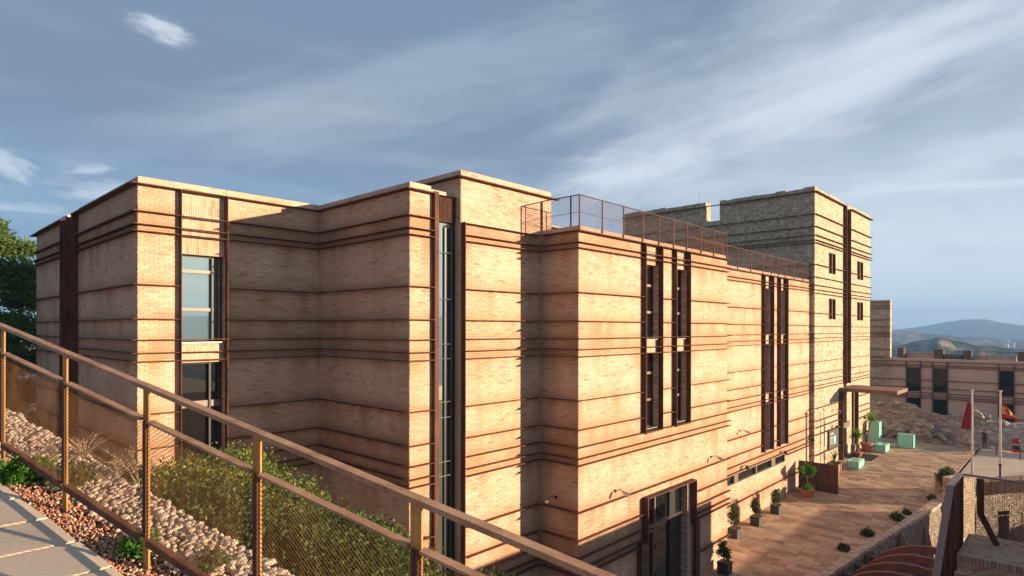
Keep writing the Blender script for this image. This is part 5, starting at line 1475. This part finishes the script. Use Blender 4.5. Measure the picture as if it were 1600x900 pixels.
rdir = Vector((.45, -.89, 0))
def sp_flag(u, v):   # u along the fly, v down the hoist; wind droops the fly
    L = 1.25; H_ = 1.25
    drop = .95 * u ** 1.15
    p = rdir * (L * u * (.55 + .45 * v)) + Vector((0, 0, -.05 - drop - v * H_ * (1 - .62 * u)))
    w_ = .07 * math.sin(u * 9 + v * 2) * u
    return tuple(p + Vector((.89, .45, 0)) * w_)
def crest(u, v):
    if v < .27 or v > .73:
        return 0
    du, dv = (u - .36) / .17, (v - .5) / .20
    if du * du + dv * dv < 1: return 2 if ((u > .34) ^ (v > .5)) else 0
    return 1
cloth('flag_cloth', [fred, fyel, fcr], sp_flag, 34, 26, f1, crest)
f2 = thing('flag', 'crimson flag hanging limp behind the left flagpole', 'flag', (56.1, 5.98, 6.35))
def limp(u, v):
    p = Vector((-.40, .75, 0)).normalized() * (.12 + .62 * u * (.2 + .8 * v)) * (1 if u > 0 else .1) + Vector((0, 0, -.35 - v * 2.0 + .10 * u))
    return tuple(p + Vector((.7, .6, 0)) * (.12 * math.sin(u * 11)))
cloth('flag_cloth', [fcr], limp, 24, 14, f2, lambda u, v: 0)
f3 = None
# person
def person(label, loc, rz):
    t = thing('person', label, 'person', loc, rz)
    bm = bmesh.new(); sk = bm.verts.layers.skin.verify()
    J = [((0, 0, .93), .13, .10), ((0, 0, 1.12), .13, .10), ((0, .01, 1.32), .16, .11), ((0, .01, 1.44), .12, .09), ((0, 0, 1.52), .055, .055), ((0, -.01, 1.60), .075, .085), ((0, -.01, 1.72), .07, .085),
         ((.09, 0, .88), .085, .085), ((.10, -.02, .48), .055, .06), ((.11, .02, .09), .04, .045), ((.12, -.12, .04), .035, .03),
         ((-.09, 0, .88), .085, .085), ((-.10, .03, .48), .055, .06), ((-.11, .06, .09), .04, .045), ((-.12, -.08, .04), .035, .03),
         ((.19, .01, 1.40), .05, .05), ((.25, .03, 1.12), .04, .04), ((.24, -.06, .88), .028, .028), ((.235, -.09, .78), .022, .03),
         ((-.19, .01, 1.40), .05, .05), ((-.25, .03, 1.12), .04, .04), ((-.22, -.08, .90), .028, .028), ((-.215, -.11, .80), .022, .03)]
    Ed = [(0, 1), (1, 2), (2, 3), (3, 4), (4, 5), (5, 6), (0, 7), (7, 8), (8, 9), (9, 10), (0, 11), (11, 12), (12, 13), (13, 14), (3, 15), (15, 16), (16, 17), (17, 18), (3, 19), (19, 20), (20, 21), (21, 22)]
    vs = []
    for (co_, rx, ry) in J: v_ = bm.verts.new(co_); v_[sk].radius = (rx, ry); vs.append(v_)
    vs[0][sk].use_root = True
    for a, b_ in Ed: bm.edges.new((vs[a], vs[b_]))
    me = bpy.data.meshes.new('body'); bm.to_mesh(me); bm.free()
    o = link('body', me, None, t)
    o.modifiers.new('Skin', 'SKIN'); ss = o.modifiers.new('Sub', 'SUBSURF'); ss.levels = 1; ss.render_levels = 1
    dg = bpy.context.evaluated_depsgraph_get(); me2 = bpy.data.meshes.new_from_object(o.evaluated_get(dg)); o.modifiers.clear(); o.data = me2
    me2.materials.clear(); me2.materials.append(M['skin']); me2.materials.append(M['cloth']); jeans = m_plain('jeans_cloth', (.05, .07, .11), .9, .15, 14); me2.materials.append(jeans)
    for p in me2.polygons:
        c = p.center; p.material_index = 0 if (c.z > 1.48 or (abs(c.x) > .18 and c.z < .92 and c.z > .7)) else (1 if c.z > .92 or c.z < .08 else 2); p.use_smooth = True
    leaves_h = MB().lathe([(0, .02), (-.0, .085), (.07, .098), (.13, .08), (.16, .03)], (0, .015, 1.60), 12).build('hair', M['hair'], t, smooth=True)
    return t
person('person in dark clothes standing by the rocks beyond the flagpoles', (68.6, 6.35, .79), 1.2)
t = thing('litter_bin', 'small red and black bin at the foot of the rocks by the right flagpole', 'bin', (68.7, 4.15, .79))
MB().lathe([(0, .22), (.25, .24)], n=14).build('foot', M['red'], t); MB().lathe([(.25, .25), (.62, .26)], n=14).build('body', M['black'], t); MB().lathe([(.62, .262), (.70, .262)], n=14).build('band', M['white'], t); MB().lathe([(.70, .25), (1.15, .27), (1.2, .2)], n=14).build('hood', M['red'], t)
for lab, x, y in (('thin rusty post left of the right flagpole, near the rocks', 65.8, 5.28), ('thin rusty post near the right picture edge', 64.6, 3.66)):
    t = thing('bollard', lab, 'post', (x, y, .79), 0, 'thin rusty posts by the rocks'); MB().box(-.04, .04, -.04, .04, 0, 1.0).build('shaft', M['corten'], t); MB().box(-.05, .05, -.05, .05, 1.0, 1.05).build('cap', M['rail'], t)
t = thing('light_post', 'short black post at the foot of the right flagpole', 'post', (55.6, 4.25, .79))
MB().tube([(0, 0, 0), (0, 0, .9)], .07, 10).build('shaft', M['black'], t); MB().tube([(0, 0, .9), (0, 0, 1.05)], .1, 10).build('cap', M['black'], t)

# ------------------------------------------------------------------ old rubble wall behind the plaza
ru_ = thing('ruined_wall', 'eroded ruin wall of earth and rock behind the plaza', 'ruin', (70, 6, .8)); UO = Vector((70, 6, .8))
prof = [(18, 4.2), (15, 4.05), (12.6, 4.2), (12, 4.05), (11.4, 3.55), (9.4, 3.2), (8.2, 3.5), (7.4, 4.0), (6.4, 3.6), (5.5, 3.05), (3.7, 2.85), (0, 2.9), (-6, 2.4)]
def rtop(Y):
    for (a, p), (c, q) in zip(prof, prof[1:]):
        if Y >= c: return p + (q - p) * (a - min(a, Y)) / (a - c)
    return prof[-1][1]
ny_, nc_ = 150, 26; v = []; f = []
for i in range(ny_):
    Y = 18 - 24 * i / (ny_ - 1); tp = rtop(Y); rocky = sm((10 - Y) / 2.5)
    x0 = 70.2 - 1.2 * rocky
    for j in range(nc_):
        t_ = j / (nc_ - 1)
        if t_ < .62:
            q = t_ / .62; z = .7 + (tp - .7) * q; x = x0 + (.35 + 2.6 * rocky) * q ** 1.2 - (.5 * (q < .38) * (Y > 9.8))
        else: q = (t_ - .62) / .38; z = tp - .25 * q; x = x0 + .35 + 2.6 * rocky + 1.6 * q
        nz = noise.fractal(Vector((x * .8, Y * .8, z * .9)), .8, 2.1, 5)
        nb = noise.fractal(Vector((x * 2.5, Y * 2.5, z * 2.5)), .7, 2.1, 3)
        v.append((x + (.10 + .45 * rocky) * nz + .05 * nb - UO.x, Y - UO.y, z + (.06 + .20 * rocky) * nz * (j > 2) + .05 * nb - UO.z))
for i in range(ny_ - 1):
    for j in range(nc_ - 1): a = i * nc_ + j; f.append((a, a + nc_, a + nc_ + 1, a + 1))
me = bpy.data.meshes.new('ruin_face'); me.from_pydata(v, [], [q[::-1] for q in f]); me.update(); link('ruin_face', me, M['ruin'], ru_)
rk = [pebble_mesh(.30, 60 + k, 'rock', .8, 2) for k in range(5)]
for r_ in rk: r_.materials.append(M['ruin'])
for k in range(46):
    o = bpy.data.objects.new('rock', rk[k % 5]); COL.objects.link(o); o.parent = ru_
    Y = rnd.uniform(-2, 15.5); sc_ = rnd.uniform(.5, 1.5)
    if k < 26: loc = Vector((69.2 + rnd.uniform(-.4, .3), Y if Y > 9 else rnd.uniform(9.5, 15), rnd.uniform(.8, 1.7)))
    else: loc = Vector((70.6 + (2.2 if Y < 9 else 0) * rnd.random(), Y, rtop(Y) + rnd.uniform(-.32, -.14)))
    o.location = loc - UO; o.scale = (sc_, sc_ * rnd.uniform(.9, 1.6), sc_ * rnd.uniform(.7, 1.0)); o.rotation_euler = (rnd.uniform(-.4, .4), rnd.uniform(-.4, .4), rnd.uniform(0, 6))
rs = thing('ruin_stub', 'broken stub of rubble masonry standing before the ruin wall', 'ruin', (69.4, 11.1, .8))
b = MB(); nn_ = 12
bm = bmesh.new(); bmesh.ops.create_cube(bm, size=1); bmesh.ops.subdivide_edges(bm, edges=bm.edges[:], cuts=7, use_grid_fill=True)
for v_ in bm.verts:
    v_.co.x *= 1.5; v_.co.y *= 1.7; v_.co.z = (v_.co.z + .5) * 2.0
    q = noise.fractal(v_.co * 1.7, .7, 2.2, 5); v_.co += Vector((.22 * q, .20 * q, .12 * q)); v_.co.z -= .25 * (v_.co.y < -.2) * (v_.co.z > 1)
me = bpy.data.meshes.new('masonry'); bm.to_mesh(me); bm.free(); link('masonry', me, M['ruin'], rs)
for k in range(9):
    o = bpy.data.objects.new('rock', rk[k % 5]); COL.objects.link(o); o.parent = rs; o.location = (rnd.uniform(-.9, -.6), rnd.uniform(-.8, .8), rnd.uniform(.2, 1.9)); o.scale = (.8, .9, .6); o.rotation_euler = (k, k * 2, 0)

# ------------------------------------------------------------------ far wing of the building complex
fbd = thing('far_wing', 'low brick wing with tall dark windows behind the ruin wall', 'building', (84, 16.7, 0)); BOF = Vector((84, 16.7, 0))
fwin = [(13.69, 15.02), (11.13, 12.45), (5.3, 6.53), (-1.5, -.2), (-4.2, -2.9)]
hl = [(a, c, 4.2, 7.0) for a, c in fwin] + [(a, c, .5, 3.45) for a, c in fwin]
backing('X', 84, -14, 16.7, -2, 7.75, hl, M['brickfar'], fbd, 'wall', BOF)
mbox('coping', M['brickfar'], 83.98, 84.4, -14, 16.7, 7.76, 8.05, fbd, BOF); mbox('roof', M['roofgrav'], 84.4, 100, -14, 16.7, 7.5, 7.7, fbd, BOF)
for z in (7.75, 7.35, 7.14, 5.63, 4.72, 4.15, 3.83, 3.58, 1.9, 1.0):
    cut = sorted(fwin, reverse=True); y1 = 16.7
    if any(h[2] < z < h[3] for h in hl):
        for a, c in cut: ledge('X', 84, [(c + .08, y1)], z, .2, .05, fbd, BOF); y1 = a - .08
    ledge('X', 84, [(-14, y1)], z, .2, .05, fbd, BOF)
for a, c in fwin:
    for y in (a - .06, c): mbox('fin', M['corten'], 83.78, 84.1, y, y + .06, .3, 7.74, fbd, BOF)
    for z0, z1 in ((4.2, 7.0), (.5, 3.45)):
        wd = mbox('window', M['frame'], 84.22, 84.3, a, c, z0, z0 + .12, fbd, BOF)
        mbox('pane', M['glassfar'], 84.26, 84.28, a, c, z0 + .12, z1, wd, BOF)
        for q in (.35, .68): mbox('transom', M['frame'], 84.18, 84.255, a, c, z0 + (z1 - z0) * q, z0 + (z1 - z0) * q + .07, wd, BOF)
        for y in (a, c - .05): mbox('side_frame', M['frame'], 84.19, 84.255, y, y + .05, z0 + .121, z1, wd, BOF)
        MB().quad(*[(x - 84, y - 16.7, z) for x, y, z in ((84, a, z1), (84, c, z1), (84.3, c, z1), (84.3, a, z1))]).build('reveal', M['brickfar'], wd)
ft = thing('far_stone_turret', 'square stone and brick turret between the tower and the far wing', 'tower', (84, 16.72, 0)); FTO = Vector((84, 16.72, 0))
mbox('wall', M['stone'], 84 - .05, 84.7, 16.72, 24, -1, 14.7, ft, FTO); mbox('coping', M['cap'], 83.9, 84.75, 16.70, 24, 14.72, 14.96, ft, FTO)
for z in (14.72, 14.3, 14.0, 12.6, 11.8, 11.15, 10.9, 10.65, 9.1, 8.17, 7.7, 7.35, 7.1, 5.6, 4.7, 4.15, 3.8): mbox('ledge', M['ledge'], 83.75, 83.948, 16.55, 24, z - .045, z, ft, FTO)
# things on the far roof
for lab, y0, y1, z1, mm in (('pale low roof wall on the far wing, left part', 12.3, 16.2, 8.45, 'brickfar'), ('pale low roof wall on the far wing, right part', 5.4, 9.3, 8.35, 'brickfar')):
    t = thing('roof_wall', lab, 'low wall', (89, y0, 7.7), 0, 'low walls on the far roof'); MB().box(0, .3, 0, y1 - y0, 0, z1 - 7.7).build('wall_body', M[mm], t); MB().box(-.05, .35, -.02, y1 - y0 + .02, z1 - 7.7, z1 - 7.6).build('cap', M['cap'], t)
for lab, y0, y1, z1 in (('dark screened unit at the left end of the far roof', 16.0, 16.6, 9.15), ('dark louvred unit left in the group on the far roof', 12.0, 12.9, 9.05), ('dark louvred unit right in the group on the far roof', 9.3, 10.1, 8.95), ('low dark unit between the two louvred units', 10.2, 11.9, 8.5), ('screened unit at the right edge of the far roof', 4.2, 5.2, 8.95), ('small grey unit beside the right edge of the far roof', 2.9, 4.0, 8.8)):
    t = thing('roof_machine', lab, 'roof unit', (87.5, y0, 7.7), 0, 'plant units on the far roof'); MB().box(0, 1.4, 0, y1 - y0, 0, z1 - 7.7).build('casing', M['frame'], t)
    b = MB()
    for k in range(int((z1 - 7.8) / .14)): b.box(-.04, 0, .03, y1 - y0 - .03, .08 + k * .14, .14 + k * .14)
    b.build('louvre', M['framel'], t, 'stuff')
frr = thing('far_roof_railing', 'hair thin cable railing along the far wing roof edge', 'railing', (84.2, 16, 8.05))
for k in range(22): MB().box(-.015, .015, -.015 - k * 1.2, .015 - k * 1.2, 0, .95).build('post', M['corten'], frr)
MB().box(-.012, .012, -26, 0, .93, .955).build('top_cable', M['corten'], frr)

# ------------------------------------------------------------------ air
hz = MB().box(-4800, 4800, -4800, 4800, -90, 135).build('haze', None, None, 'stuff')
hm = bpy.data.materials.new('haze_air'); hm.use_nodes = True; hn = N(hm.node_tree); hn.n.clear()
pv_ = hn('ShaderNodeVolumePrincipled', {'Color': (.34, .60, 1.0, 1), 'Density': .00036, 'Anisotropy': 0.0})
hn.l.new(pv_.outputs[0], hn('ShaderNodeOutputMaterial').inputs['Volume']); hz.data.materials.append(hm)
